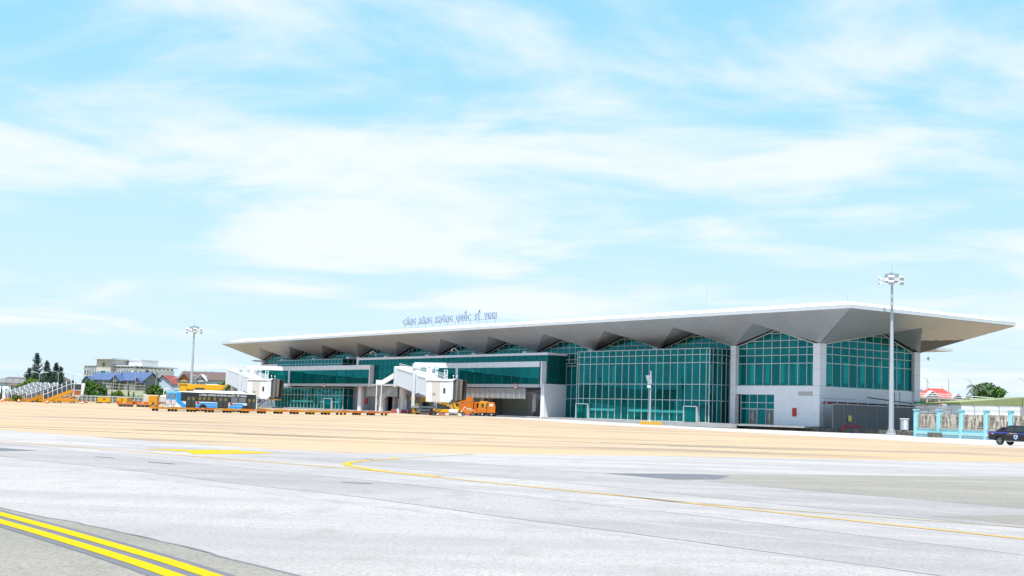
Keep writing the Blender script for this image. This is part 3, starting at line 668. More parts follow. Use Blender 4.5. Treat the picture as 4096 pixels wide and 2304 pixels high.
# middle block
MBZ = [7.75, 9.9, 11.6, 12.75, 13.72]
curtain('curtain_wall', P(0, -4, 0), AU, NV, [70.05 + 2.02 * i for i in range(41)], MBZ, w=.07, fm='brace', hor=[7.75, 12.75, 13.72])
curtain('curtain_wall', P(70.0, 0, 0), (1, 0, 0), (0, -1, 0), [-3.95, -2.5, -1.0, .6], [7.75, 11.0, 13.72], w=.08, fm='dark_frame')
tbox('parapet', 'white_panel', 69.6, 151.2, -4.45, 1.4, 13.74, 14.25)
tbox('side_wall', 'white_panel', 69.9, 70.3, -4.6, 1.0, .5, 7.7); tbox('side_wall_end', 'white_panel', 69.85, 71.0, -4.9, -4.62, .5, 7.7)
tbox('upper_wall', 'white_panel', 151, 152, -4.3, 1, 7.0, 14.6)
def corridor(u0, u1, bend, ucols, upan):
    v = -5.2
    for a, b in zip(upan, upan[1:]): tbox('parapet_panel', 'white_panel', a + .02, b - .02, v - .08, v + .1, 11.2, 12.38); tbox('floor_panel', 'grey_panel', a + .02, b - .02, v - .06, v + .1, 6.9, 7.6)
    tbox('corridor_roof', 'grey_panel', u0, u1, v + .1, -4.1, 12.2, 12.32); tbox('corridor_floor', 'interior_floor', u0, u1, v + .1, -4.1, 7.2, 7.5)
    curtain('corridor_glazing', P(0, v, 0), AU, NV, ucols, [7.62, 11.18], w=.07, fm='brace')
    tbox('corridor_end', 'white_panel', u0 - .5, u0 - .02, v - .1, -4.1, 6.9, 12.4); tbox('corridor_post', 'white_panel', u1 - .1, u1 + .9, v - .12, v + .3, 6.9, 12.4)
    k = 0
    for a, b in zip(ucols, ucols[1:]):
        c = (7.7, 11.1) if k % 2 else (11.1, 7.7); k += 1
        MB().tube(P(a, v + .35, c[0]), P(b, v + .35, c[1]), .13, n=6).build('truss_brace', 'brace', T)
    # splayed link to the rotunda
    b0, b1 = Vector((v, u1 + .8, 0)), Vector((bend[1], bend[0], 0)); A = (b1 - b0); Ln = A.length; A.normalize(); n = Vector((-A.y, A.x, 0))
    if n.x > 0: n = -n
    nn = max(2, round(Ln / 3)); cc = [Ln * i / nn for i in range(nn + 1)]
    def lb(nm, m, a0, a1, t0, t1, z0, z1):
        vs = [b0 + A * a + n * t + Vector((0, 0, z)) for z in (z0, z1) for t in (t0, t1) for a in (a0, a1)]
        return MB().add(vs, [(0, 2, 3, 1), (4, 5, 7, 6), (0, 1, 5, 4), (2, 6, 7, 3), (0, 4, 6, 2), (1, 3, 7, 5)]).build(nm, m, T)
    for a, b in zip(cc, cc[1:]): lb('parapet_panel', 'white_panel', a + .02, b - .02, -.1, .08, 11.2, 12.38); lb('floor_panel', 'grey_panel', a + .02, b - .02, -.1, .06, 6.9, 7.6)
    lb('link_roof', 'grey_panel', 0, Ln, -3.4, -.1, 12.1, 12.3); lb('link_floor', 'grey_panel', 0, Ln, -3.4, -.1, 6.9, 7.5); lb('link_wall', 'interior', 0, Ln, -3.4, -3.2, 7.5, 12.1)
    curtain('corridor_glazing', b0, A, n, cc, [7.62, 11.18], w=.07, fm='brace')
corridor(70.8, 102.3, (112, -11.0), [71.9 - .6, 74.84, 77.95, 81.2, 84.6, 88.1, 91.6, 95.3, 98.95, 102.2], [71.3, 74.7, 77.8, 81.1, 84.55, 88.0, 91.6, 95.3, 98.8, 102.25])
corridor(143.5, 188.8, (198.5, -14), [143.8, 147.7, 151.9, 156.1, 160.9, 164.8, 168.7, 172.8, 176.9, 181.1, 184.8, 188.7], [143.5, 147.6, 151.8, 156, 160.8, 164.7, 168.7, 172.8, 176.9, 181.1, 184.8, 188.8])
def skirt(us, v, z0, z1):
    for a, b in zip(us, us[1:]):
        p = MB(); n = 14
        for i in range(n):
            z = z0 + (z1 - z0) * i / n; h = (z1 - z0) / n; p.box(v - (.05 if i % 2 else .02), v + .05, a + .04, b - .04, z, z + h * .98)
        p.build('skirt_panel', 'skirt', T)
    f = MB()
    for a in us: f.box(v - .1, v + .06, a - .04, a + .04, z0, z1)
    f.build('skirt_frame', 'mullion', T)
skirt([76.5, 78.5, 80.5, 82.5, 84.5, 86.5, 88.5, 90.5, 92.5, 94.45, 96.4, 98.3, 100.3, 102.3, 104.3, 106.3, 108.3], -4.9, 4.5, 6.75)
skirt([131, 132.9, 134.9, 136.8, 138.5, 140.5, 142.4, 144.3, 146.2], -4.1, 4.45, 7.0)
tbox('canopy', 'white_panel', 129.5, 149.0, -5.0, -1.0, 7.08, 7.55)
# undercroft and ground-floor walls
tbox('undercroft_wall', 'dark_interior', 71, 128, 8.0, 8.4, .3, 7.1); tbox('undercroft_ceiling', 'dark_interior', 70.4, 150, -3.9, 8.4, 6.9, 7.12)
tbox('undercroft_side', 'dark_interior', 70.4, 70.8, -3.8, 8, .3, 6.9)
dk = MB()
for i in range(9): dk.box(-3.6, 7.5, 72 + i * 6.5, 72.5 + i * 6.5, 6.0, 6.9)
dk.box(-2.2, -1.7, 71, 128, 5.7, 6.1).box(1.2, 1.6, 71, 128, 5.6, 6.0); dk.build('ceiling_ducts', 'steel', T)
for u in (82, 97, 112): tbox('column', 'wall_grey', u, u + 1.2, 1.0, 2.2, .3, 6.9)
cg = MB()
for i in range(6):
    cg.box(-3.5, -3.42, 71 + i * .95, 71.06 + i * .95, 4.2, 6.9).box(-3.5, -2.6, 71, 76.4, 4.9 + i * .3, 4.95 + i * .3)
cg.build('cable_tray', 'steel', T)
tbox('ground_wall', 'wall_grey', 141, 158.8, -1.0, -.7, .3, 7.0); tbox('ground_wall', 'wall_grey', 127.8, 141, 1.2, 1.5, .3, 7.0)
for u in (138.3, 149.4): tbox('column', 'white_panel', u, u + 1.7, -4.0, -3.2, .3, 7.05)
tbox('hose_cabinet', 'red', 151.1, 152.6, -1.2, -1.0, 2.5, 3.85)
# left block
LB = [158.95 + 2.06 * i for i in range(21)]
curtain('curtain_wall', P(0, -4, 0), AU, NV, LB, [.86, 4.5, 6.45])
curtain('curtain_wall', P(158.95, 0, 0), (1, 0, 0), (0, -1, 0), [-4, -2.6, -1.0], [.86, 4.5, 6.45])
tbox('safety_band', 'band_stripe', 161.2, 172, -4.05, -4.03, 2.5, 2.95); tbox('safety_band', 'band_stripe', 176, 189, -4.05, -4.03, 2.5, 2.95)
portal(164.5, 169, -4.1, 3.7)
CL = [160.6 + 1.97 * i for i in range(21)]
curtain('curtain_wall', P(0, -3.9, 0), AU, NV, CL, [12.5, 13.05, 14.2]); curtain('curtain_wall', P(160.6, 0, 0), (1, 0, 0), (0, -1, 0), [-3.9, -2.2, -.6, .9], [12.5, 13.05, 14.2])
tbox('box_roof', 'dark_frame', 160.5, 200.1, -3.96, .9, 14.22, 14.3)
tbox('end_wall', 'white_panel', 200.2, 219, -.1, .3, .5, 13.5); tbox('wall_band', 'grey_panel', 189, 203, -4.3, -3.9, 11.2, 12.4)
tbox('end_wall', 'white_panel', 218.9, 219.2, .4, 26, .5, 14.5)
# inside
tbox('floor_slab', 'concrete', -.1, 219, -3.9, 26.5, .55, .84); tbox('upper_floor', 'interior_floor', 2, 218.5, 3.0, 26, 7.1, 7.6)
bw = MB(); 
for i in range(54):
    u = 1 + i * 4
    bw.box(25.8, 26.2, u, u + 2.6, .8, 16.5).box(25.8, 26.2, u + 2.6, u + 4, 4.0, 9.0).box(25.8, 26.2, u + 2.6, u + 4, 13.0, 16.5)
bw.build('landside_wall', 'interior', T)
tbox('inner_wall', 'interior', 2, 218, 14, 14.3, .85, 7.1); tbox('inner_wall', 'interior', 60, 218, 3.4, 3.6, .85, 12.0)
for i in range(6): tbox('inner_column', 'interior', 25 + i * 7, 26 + i * 7, 2, 3, .85, 14.3)
st = MB()
for i in range(14): st.box(5, 7.4, 26 + i * .42, 26.5 + i * .42, .85 + i * .45, 1.3 + i * .45)
for i in range(14): st.box(5, 7.4, 44 + i * .42, 44.5 + i * .42, .85 + i * .45, 1.3 + i * .45)
st.build('inner_stairs', 'white_panel', T)
rt_ = MB()
for i in range(14): rt_.tube((7, 3 + i * 1.2, 11.9), (7, 3.6 + i * 1.2, 13.0), .06).tube((7, 3.6 + i * 1.2, 13.0), (7, 4.2 + i * 1.2, 11.9), .06)
rt_.tube((7, 2, 13), (7, 20, 13), .08).tube((7, 2, 11.9), (7, 20, 11.9), .08); rt_.build('inner_truss', 'white_panel', T)
finish_panes()
# plinth, kerb and steps
tbox('kerb', 'concrete', 15, 60.5, -5.6, -4.1, .1, .82); tbox('kerb', 'concrete', 60.6, 70, -5.4, .9, .1, .80); tbox('kerb', 'concrete', 158, 201, -5.0, -4.1, .2, .84)
pl = [TW(15, -2), TW(-1.5, -2), Vector((59.5, 212, 0)), Vector((60.5, 200, 0)), Vector((58.6, 180, 0)), Vector((68, 181, 0)), Vector((76, 228, 0)), TW(-1.5, 20), TW(15, .2)]
plinth = MB().prism_z([(p.x, p.y) for p in pl], -.1, .66).build('plinth', 'concrete_weathered'); tag(plinth, 'low weathered dark concrete plinth running past the terminal corner to the blue wall', 'plinth')
# landside canopy whose tip shows past the far pier
tbox('landside_canopy', 'fascia', 3.5, 210, 27, 41, 15.6, 16.1)
# signs on the corridor bands
for u in (79.5, 167.6):
    s_ = MB().lathe([(.62, -.03), (.62, .03)], (-5.36, u, 7.2), 20); s_ = MB()
    s_.v = []; n = 20
    vs = [P(u + .62 * math.cos(2 * math.pi * i / n), -5.32, 7.2 + .62 * math.sin(2 * math.pi * i / n)) for i in range(n)]; s_.poly(vs); s_.poly([v + Vector((.04, 0, 0)) for v in vs]); 
    for i in range(n): s_.poly([vs[i], vs[(i + 1) % n], vs[(i + 1) % n] + Vector((.04, 0, 0)), vs[i] + Vector((.04, 0, 0))])
    o = s_.build('stand_sign', 'red', T); s2 = MB(); s2.poly([P(u, 0, 0) + Vector((-5.33, 0, 7.2)) + Vector((0, .44 * math.cos(2 * math.pi * i / n), .44 * math.sin(2 * math.pi * i / n))) for i in range(n)]); s2.build('sign_face', 'white_paint', o)
    box('sign_mark', 'dark_metal', o, -5.345, -5.335, u - .24, u + .24, 7.08, 7.32)
# wall lamps over the parapet
for u in (142.0, 104.0):
    l_ = MB(); l_.path([P(u, -4.2, 14.2), P(u + .1, -4.3, 15.3), P(u + .9, -4.6, 15.75), P(u + 1.7, -4.8, 15.75)], .09); o = l_.build('camera_arm', 'white_paint', T)
    MB().lathe([(.1, .3), (.22, .15), (.24, -.15), (.05, -.3)], (-4.8, u + 1.75, 15.4), 8).build('dome_camera', 'white_paint', o)
MB().lathe([(.05, .3), (.16, .15), (.2, -.2), (.05, -.4)], (27.6, -1, 13.6), 8).build('dome_camera', 'white_paint', T)
# lightning rods on the roof
for u, v, z0, z1 in ((32.4, 5, 21.3, 26.0), (34, 5, 21.3, 23), (-9.3, -4.3, 20.9, 22.1), (-9.3, 31, 20.9, 22), (60, -4, 20.9, 22.2), (104.5, -4, 20.9, 23.5), (175, -4, 20.9, 22)): MB().tube(P(u, v, z0), P(u, v, z1), .05, .025, 6).build('lightning_rod', 'steel', T)

# roof lettering
SG = thing('roof_sign', 'pale blue raised letters on thin posts above the terminal fascia', 'sign', tuple(TW(105.3, -6.6, 0)), TH)
words = 'CẢNG HÀNG KHÔNG QUỐC TẾ VINH'
items = []; tot = 0; hgt = 2.05
for ch in words:
    if ch == ' ': items.append((None, 1.5)); tot += 1.5; continue
    me = text_mesh(ch, hgt, .16); xs = [v.co.x for v in me.vertices]; w_ = (max(xs) - min(xs)); items.append((me, w_, min(xs))); tot += w_ + .55
sx = 39.9 / tot; pos = 0
for it in items:
    if it[0] is None: pos += it[1] * sx; continue
    me, w_, mn = it; me.materials.clear(); me.materials.append(MT['letter_face']); me.materials.append(MT['letter_side'])
    for v in me.vertices: v.co.x = (v.co.x - mn) * sx
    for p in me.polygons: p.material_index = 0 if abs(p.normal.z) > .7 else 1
    o = bpy.data.objects.new('letter', me); COL.objects.link(o); o.parent = SG
    # local: x -> -u, y -> z, normal -> -v
    o.matrix_local = Matrix(((0, 0, -1, 0), (-1, 0, 0, 19.95 - pos), (0, 1, 0, 21.84), (0, 0, 0, 1))); pos += (w_ + .55) * sx
for i in range(13):
    MB().tube((0.05, 19.3 - i * 3.2, 20.3), (0.05, 19.3 - i * 3.2, 21.9), .07, n=6).build('sign_post', 'steel', SG)
MB().box(.0, .1, -19.8, 19.8, 21.76, 21.84).build('sign_rail', 'steel', SG)
#@@END_TERMINAL

# ------------------------------------------------------------------ masts and lamps
def flood_mast(label, loc, h, heads, rz=0, r=.42):
    t = thing('flood_mast', label, 'light mast', loc, rz, 'apron flood masts')
    MB().tube((0, 0, .05), (0, 0, h * .36), r, r * .83, 16).tube((0, 0, h * .36), (0, 0, h * .7), r * .79, r * .62, 16).tube((0, 0, h * .7), (0, 0, h), r * .58, r * .44, 16).build('pole', 'galv', t, smooth=True)
    b = MB().lathe([(r * 2.0, -.1), (r * 2.0, .07), (r * 1.2, .12)], n=16)
    for k in range(8):
        a = k * math.pi / 4; b.prism([(r * .9, .1), (r * 1.8, .1), (r * .95, .9)], -.03, .03, lambda p, c, a=a: (p[0] * math.cos(a) - c * math.sin(a), p[0] * math.sin(a) + c * math.cos(a), p[1]))
    b.build('base_plate', 'galv', t)
    f = MB(); R_ = 1.25
    for k in range(8):
        a, c = k * math.pi / 4, (k + 1) * math.pi / 4; f.tube((R_ * math.cos(a), R_ * math.sin(a), h + .1), (R_ * math.cos(c), R_ * math.sin(c), h + .1), .08)
        if k % 2 == 0: f.tube((0, 0, h + .1), (R_ * math.cos(a), R_ * math.sin(a), h + .1), .07).tube((R_ * math.cos(a), R_ * math.sin(a), h + .1), (R_ * .9 * math.cos(a), R_ * .9 * math.sin(a), h + 1.15), .05)
    f.build('head_ring', 'galv', t)
    gd = MB(); pr = [(1.15 * math.cos(k * math.pi / 4 + .39), 1.15 * math.sin(k * math.pi / 4 + .39)) for k in range(8)]
    gd.prism_z(pr, h + .75, h + 1.2).prism_z([(x * .8, y * .8) for x, y in pr], h + 1.2, h + 1.32).box(-.3, .3, -.3, .3, h - .05, h + .75).box(-.35, .15, -.35, .1, h + 1.32, h + 1.5); gd.build('winch_housing', 'steel', t)
    MB().tube((0, 0, h + 1.3), (0, 0, h + 2.9), .035, .02, 6).lathe([(.02, 0), (.09, .06), (.02, .12)], (0, 0, h + 2.88), 8).build('lightning_rod', 'steel', t)
    for (a, dz, tilt) in heads:
        d = Vector((math.cos(a), math.sin(a), 0)); T_ = Matrix.Translation(d * 1.95 + Vector((0, 0, h + .1 + dz))) @ Matrix.Rotation(a, 4, 'Z') @ Matrix.Rotation(tilt, 4, 'Y')
        fl = MB().box(-.28, .12, -.45, .45, -.3, .3, T_).build('floodlight', 'white_paint', t, bevel=.03)
        MB().box(.125, .15, -.38, .38, -.24, .24, T_).build('lens', 'beige_panel', fl)
        s_ = MB()
        for k in range(4): s_.box(.15, .2, -.4, .4, -.22 + k * .12, -.19 + k * .12, T_)
        s_.build('louvre', 'white_paint', fl); MB().tube(d * 1.2 + Vector((0, 0, h + .1)), T_ @ Vector((-.28, 0, 0)), .05).build('bracket', 'steel', fl)
    return t
HD = [(R(-60), .36, .5), (R(-60), -.36, .55), (R(-110), .36, .5), (R(-110), -.36, .55), (R(180), .36, .6), (R(180), -.36, .6), (R(100), .3, .5), (R(30), .3, .5)]
flood_mast('tall galvanised flood mast beside the louvred screen at the terminal corner', (59.6, 202.9, .12), 23.7, HD)
flood_mast('galvanised flood mast rising beyond the buses and the yellow cargo loader', (-80.3, 330, 0), 19.3, HD, R(40), .40)
# small speaker mast in yellow barrier ring by the glass box
t = thing('camera_mast', 'short grey mast with floodlight box before the glass hall', 'mast', G(26.1, 240))
MB().tube((0, 0, .05), (0, 0, 8), .19, .15, 12).tube((0, 0, 8), (0, 0, 9.9), .15, .13, 12).build('pole', 'galv', t, smooth=True)
MB().lathe([(.5, 0), (.45, .3), (.25, .9)], n=10).build('foot', 'galv', t)
b = MB().prism_y([(-.95, 9.0), (.12, 9.0), (.2, 7.5), (-.45, 7.3)], -.35, .35); b.build('floodlight', 'steel', t, bevel=.03)
MB().box(-.62, .02, -.3, .3, 6.75, 7.25).build('control_box', 'white_paint', t, bevel=.03)
bar = None
for i in range(8):
    a = i / 7
    o = MB().prism_x([(-.2, 0), (.2, 0), (.16, .62), (-.16, .62)], -.21, .21).build('barrier_block', 'yellow_paint', bevel=.04)
    x = 24.4 + a * 3.5; o.location = G(x, 238.7 + (.15 if i % 2 else 0))
    tag(o, 'amber barrier block at the foot of the short grey mast', 'barrier', 'amber blocks round the short mast')

def street_lamp(label, loc, h, arms, rz=0, group='street lamps behind the airport', r=.1):
    t = thing('street_lamp', label, 'street lamp', loc, rz, group)
    MB().tube((0, 0, 0), (0, 0, h), r * 1.3, r * .7, 8).build('pole', 'galv', t)
    for dx, dz in arms:
        a = MB().path([(0, 0, h - .1), (dx * .35, 0, h + dz * .6), (dx * .7, 0, h + dz * .9), (dx, 0, h + dz)], r * .6); o = a.build('arm', 'galv', t)
        s_ = 1 if dx > 0 else -1
        MB().prism_y([(dx - .1 * s_, h + dz - .08), (dx + 1.0 * s_, h + dz + .02), (dx + 1.0 * s_, h + dz + .12), (dx - .1 * s_, h + dz + .14)], -.17, .17).build('lamp_head', 'white_paint', o)
    return t
for i, (x, y, h, lab) in enumerate(((-158.4, 440, 9.3, 'before the tall casuarinas'), (-152, 440, 9.8, 'right of the casuarina clump'), (-165.3, 440, 8.6, 'beside the brown hipped roof'),
                         (-140.6, 440, 10.6, 'above the round green tree'), (-133.3, 440, 10.6, 'before the blue-roofed house'), (-126, 440, 10.8, 'between the two blue roofs'), (-119, 440, 11, 'beside the white-walled house'), (-104.3, 440, 9.8, 'before the brown-roofed villas'))):
    street_lamp('double-armed grey street lamp ' + lab, (x, y, 0), h, [(-2.0, .55), (2.0, .55)], R(12 + 5 * i))
street_lamp('thin single-armed street lamp against the open sky beside the office block', (-147, 440, 0), 9.6, [(-2.6, .9), (2.6, -.3)])
street_lamp('single curved street lamp left of the brown-roofed villas', (-124.5, 480, 0), 9.3, [(2.4, .9)])
street_lamp('curved-arm street lamp standing close by the terminal pier', (96.3, 300, 0), 12.4, [(-1.5, .2), (.5, -1.1)], 0, None)
t = street_lamp('plain dark flagpole rising behind the red roof', (101.3, 300, 0), 12.6, [], 0, None); t.name = 'flag_pole'; t['category'] = 'pole'
street_lamp('single-armed street lamp leaning over the palm beside the red house', (106.7, 300, 0), 11.4, [(-1.5, 1.35)], 0, None)
street_lamp('single-armed street lamp above the green shed roof', (119.4, 300, 0), 11.8, [(-2.1, 1.5)], 0, None)

# ------------------------------------------------------------------ jet bridges
def wheel(name, parent, c, r, w, rim='alloy', axis='Y', n=16, spokes=0):
    c = Vector(c)
    o = MB().lathe([(r * .62, -w / 2), (r * .93, -w / 2), (r, -w * .3), (r, w * .3), (r * .93, w / 2), (r * .62, w / 2)], c, n, 'Y').build(name, 'rubber', parent, smooth=True)
    h = MB()
    if spokes:
        h.lathe([(r * .64, -w * .46), (r * .70, -w * .46), (r * .70, w * .46), (r * .64, w * .46)], c, n, 'Y'); h.lathe([(r * .18, -w * .5), (r * .18, w * .5)], c, 8, 'Y')
        for k in range(spokes):
            a = 2 * math.pi * k / spokes; d = Vector((math.cos(a), 0, math.sin(a)))
            for s_ in (-1, 1): h.tube(c + d * r * .1 + Vector((0, s_ * w * .42, 0)), c + d * r * .68 + Vector((0, s_ * w * .42, 0)), r * .09, n=5)
    else: h.lathe([(r * .30, -w * .52), (r * .6, -w * .42), (r * .62, w * .42), (r * .30, w * .52)], c, n, 'Y')
    h.build('rim', rim, o, smooth=False); return o
def jet_bridge(label, rot, cab, zr, zc, cabyaw, lift=.58, hgt=3.9, zb=0.0, landing=True):
    rx, ry = rot; d = Vector((cab[0] - rx, cab[1] - ry, 0)); Ln = d.length; yaw = math.atan2(d.y, d.x)
    t = thing('jet_bridge', label, 'jet bridge', (rx, ry, zb), yaw, 'jet bridges')
    # rotunda
    MB().lathe([(2.3, zr - .5), (2.3, zr + 4.0), (2.15, zr + 4.15), (.1, zr + 4.3)], n=20).build('rotunda', 'bridge_white', t, smooth=True)
    MB().lathe([(.8, 0), (.8, zr - .5)], n=20).build('column', 'white_paint', t, smooth=True)
    fl = MB()
    for k in range(4):
        a = k * math.pi / 2 + .6; fl.prism([(.5, .5), (1.3, .5), (1.3, 3.2), (.55, 4.4)], -.06, .06, lambda p, c, a=a: (p[0] * math.cos(a) - c * math.sin(a), p[0] * math.sin(a) + c * math.cos(a), p[1]))
    fl.build('column_fins', 'bridge_white', t)
    MB().lathe([(1.45, -.4), (1.45, .75), (1.1, 1.2)], n=10).build('pedestal', 'white_paint', t)
    for s_, ax in ((-1, 0), (1, 0), (0, 1)):
        MB().box(-.75, .75, -.55, .55, -.4, .95, Matrix.Translation((ax * 1.9, s_ * 1.9, 0))).build('pedestal_block', 'pink_red', t, bevel=.05)
    # telescoping tunnels
    def zbt(x): return zr + (zc - zr) * (x / (Ln - 2.5))
    def tunnel(name, x0, x1, w, z0o, h):
        b = MB(); sec = [(-w, 0), (w, 0), (w, h), (-w, h)]
        vs = [Vector((x, y, zbt(x) + z0o + z)) for x in (x0, x1) for y, z in sec]
        b.add(vs, [(0, 1, 2, 3), (7, 6, 5, 4), (0, 4, 5, 1), (1, 5, 6, 2), (2, 6, 7, 3), (3, 7, 4, 0)])
        o = b.build(name, 'bridge_white', t); rb = MB(); x = x0 + .3
        while x < x1 - .2:
            for s_ in (-1, 1):
                q = [Vector((xx, s_ * (w + dy), zbt(xx) + z0o + z)) for xx in (x, x + .22) for z in (.18, h - .22) for dy in (-.01, .09)]
                rb.add(q, [(0, 1, 3, 2), (4, 6, 7, 5), (0, 4, 5, 1), (2, 3, 7, 6), (1, 5, 7, 3), (0, 2, 6, 4)])
            x += .62
        rb.build('side_ribs', 'bridge_white', o, kind='stuff')
        fr = MB()
        for s_ in (-1, 1):
            for z in (.0, h - .14):
                q = [Vector((xx, s_ * (w + dy), zbt(xx) + z0o + z + dz)) for xx in (x0, x1) for dz in (0, .14) for dy in (0, .1)]
                fr.add(q, [(0, 1, 3, 2), (4, 6, 7, 5), (0, 4, 5, 1), (2, 3, 7, 6), (1, 5, 7, 3), (0, 2, 6, 4)])
        fr.build('edge_rails', 'bridge_white', o)
        return o
    xm = Ln * lift
    tunnel('inner_tunnel', 1.6, xm - .2, 1.75, 0, hgt); tunnel('outer_tunnel', xm + .3, Ln - 2.6, 1.55, .12, hgt - .35)
    for x in (1.7, xm - .05):
        MB().box(x - .35, x + .35, -1.95, 1.95, zbt(x) - .12, zbt(x) + hgt + .12).build('tunnel_collar', 'bridge_white', t, bevel=.03)
    ub = MB()
    for s_ in (-1, 1): ub.tube((3, s_ * 1.2, zbt(3) - .25), (Ln - 4, s_ * 1.2, zbt(Ln - 4) - .25), .16)
    for k in range(12):
        x = 3.5 + k * (Ln - 9) / 11; ub.tube((x, -1.2, zbt(x) - .25), (x, 1.2, zbt(x) - .25), .1)
    ub.path([(2, -.3, zr - .8), (5, .2, zr - 2.1), (9, -.1, zbt(9) - .5)], .09).path([(2, .4, zr - .9), (6, .5, zr - 2.4), (10, .3, zbt(10) - .5)], .09); ub.build('underframe', 'steel', t)
    # roof railing and equipment
    rl = MB()
    for s_ in (-1.45, 1.45):
        for a, b, k in ((3, xm - 1, hgt), (xm + .6, Ln - 4.5, hgt - .2)):
            n = int((b - a) / 1.25)
            for i in range(n + 1):
                x = a + (b - a) * i / n; rl.tube((x, s_, zbt(x) + k), (x, s_, zbt(x) + k + 1.15), .035, n=5)
            for e in (.6, 1.15): rl.tube((a, s_, zbt(a) + k + e), (b, s_, zbt(b) + k + e), .035, n=5)
    rl.build('roof_railing', 'white_paint', t)
    x = xm + 4; MB().box(x, x + 1.3, -.6, .5, zbt(x) + hgt - .3, zbt(x) + hgt + 1.5).box(x + 3.4, x + 4.4, -.8, .6, zbt(x) + hgt - .5, zbt(x) + hgt + .35).build('air_unit', 'white_paint', t, bevel=.05)
    gt = MB(); x = Ln - 4.4
    for y in (.9, 1.5): gt.box(x, x + .12, y - .06, y + .06, zbt(x) + hgt - .5, zbt(x) + hgt + 1.9)
    for k in range(4): gt.box(x, x + .1, .9, 1.5, zbt(x) + hgt + .2 + k * .5, zbt(x) + hgt + .32 + k * .5)
    gt.build('roof_gate', 'white_paint', t)
    # lift columns, bogie
    for s_ in (-1, 1):
        pc = MB().box(xm - .3, xm + .3, s_ * 2.35 - .3, s_ * 2.35 + .3, 1.75, zbt(xm) + hgt + 1.15).build('lift_column', 'bridge_white', t, bevel=.05)
        zt = zbt(xm) + hgt + 1.15
        MB().box(xm - .42, xm + .42, s_ * 2.35 - .42, s_ * 2.35 + .42, zt, zt + .5).lathe([(.2, zt + .5), (.24, zt + .75), (.2, zt + 1.0), (.05, zt + 1.1)], (xm, s_ * 2.35, 0), 10).box(xm - .2, xm + .2, s_ * 1.4 - .3, s_ * 1.4 + .3, zt - .1, zt + .4).build('column_head', 'bridge_white', pc)
    MB().box(xm - .4, xm + .4, -2.7, 2.7, 1.42, 1.85).box(xm - .2, xm + .2, -1.6, 1.6, zbt(xm) - .75, zbt(xm) - .15).build('cross_beam', 'steel', t, bevel=.03)
    bg_ = MB().box(xm - .6, xm + .8, -1.2, 1.2, .55, 1.25).tube((xm + .2, -1.5, .65), (xm + .2, 1.5, .65), .18)
    for k in range(5): bg_.tube((xm + .7, -1 + k * .5, .9), (xm + 1.1, -1 + k * .5, .7), .16)
    bg_.path([(xm + .3, -1.3, 1.2), (xm + 1.5, -1.6, .5), (xm + 1.5, 1.6, .5), (xm + .3, 1.3, 1.2)], .05); bg_.build('bogie', 'steel', t)
    MB().path([(xm + .4, -2.4, .9), (xm + 1.7, -2.3, .55), (xm + 1.7, 2.3, .55), (xm + .4, 2.4, .9)], .07).build('bump_rail', 'amber', t)
    for s_ in (-1, 1): wheel('wheel', t, (xm + .2, s_ * 1.5, .72), .72, .6, 'dark_metal')
    # cab
    C_ = Matrix.Translation((Ln, 0, 0)) @ Matrix.Rotation(cabyaw - yaw, 4, 'Z')
    def cb(name, m, x0, x1, y0, y1, z0, z1, par=t, bev=0): return MB().box(x0, x1, y0, y1, z0, z1, C_).build(name, m, par, bevel=bev)
    z0, z1 = zc - .55, zc + 3.55
    cabo = cb('cab', 'bridge_white', -2.9, 2.1, -1.8, 1.8, z0, z1, bev=.06)
    MB().prism([(-3.1, z1), (2.3, z1), (2.9, z1 + .35), (2.9, z1 + .5), (2.2, z1 + .42), (-3.1, z1 + .25)], -1.95, 1.95, lambda p, c: C_ @ Vector((p[0], c, p[1]))).build('cab_roof', 'white_paint', cabo)
    cb('side_panel', 'beige_panel', -1.7, -.15, -1.84, -1.79, z0 + .1, z1 - .25, cabo); cb('side_panel', 'white_paint', -.12, 1.55, -1.84, -1.79, z0 + .1, z1 - .25, cabo)
    cb('side_panel', 'white_paint', -2.85, -1.75, -1.83, -1.79, z0 + .1, z1 - .2, cabo)
    wn = cb('cab_window', 'dark_metal', .55, .98, -1.87, -1.83, z0 + 1.75, z0 + 2.75, cabo, .0); cb('pane', 'glass_dark', .62, .91, -1.885, -1.872, z0 + 1.85, z0 + 2.65, wn)
    v_ = MB()
    for k in range(4): v_.box(-1.5 + k * .13, -1.44 + k * .13, -1.86, -1.84, z0 + 1.3, z0 + 1.75, C_)
    v_.build('vent_slots', 'dark_metal', cabo)
    MB().prism([(1.55, z0 - .1), (2.5, z0 + .7), (2.5, z1 + .1), (1.5, z1 + .1)], -1.88, -1.84, lambda p, c: C_ @ Vector((p[0], c, p[1]))).prism([(1.55, z0 - .1), (2.5, z0 + .7), (2.5, z1 + .1), (1.5, z1 + .1)], 1.84, 1.88, lambda p, c: C_ @ Vector((p[0], c, p[1]))).build('cheek_plate', 'bridge_white', cabo)
    # bellows canopy of folded frames
    for k in range(5):
        x0 = 2.1 + k * .42; gr = .0 + .03 * k; zt = z1 + .1 + .06 * k; zl = z0 + .25 + .1 * k
        f = MB(); 
        for s_ in (-1, 1): f.prism([(x0, zl), (x0 + .34, zl - .1), (x0 + .52, zt), (x0 + .1, zt)], s_ * (1.72 - gr) - .05, s_ * (1.72 - gr) + .05, lambda p, c: C_ @ Vector((p[0], c, p[1])))
        f.prism([(x0 + .1, zt - .1), (x0 + .52, zt - .1), (x0 + .52, zt), (x0 + .1, zt)], -1.75 + gr, 1.75 - gr, lambda p, c: C_ @ Vector((p[0], c, p[1]))); f.build('bellows_fold', 'bellows' if k % 2 == 0 else 'bellows_dark', cabo)
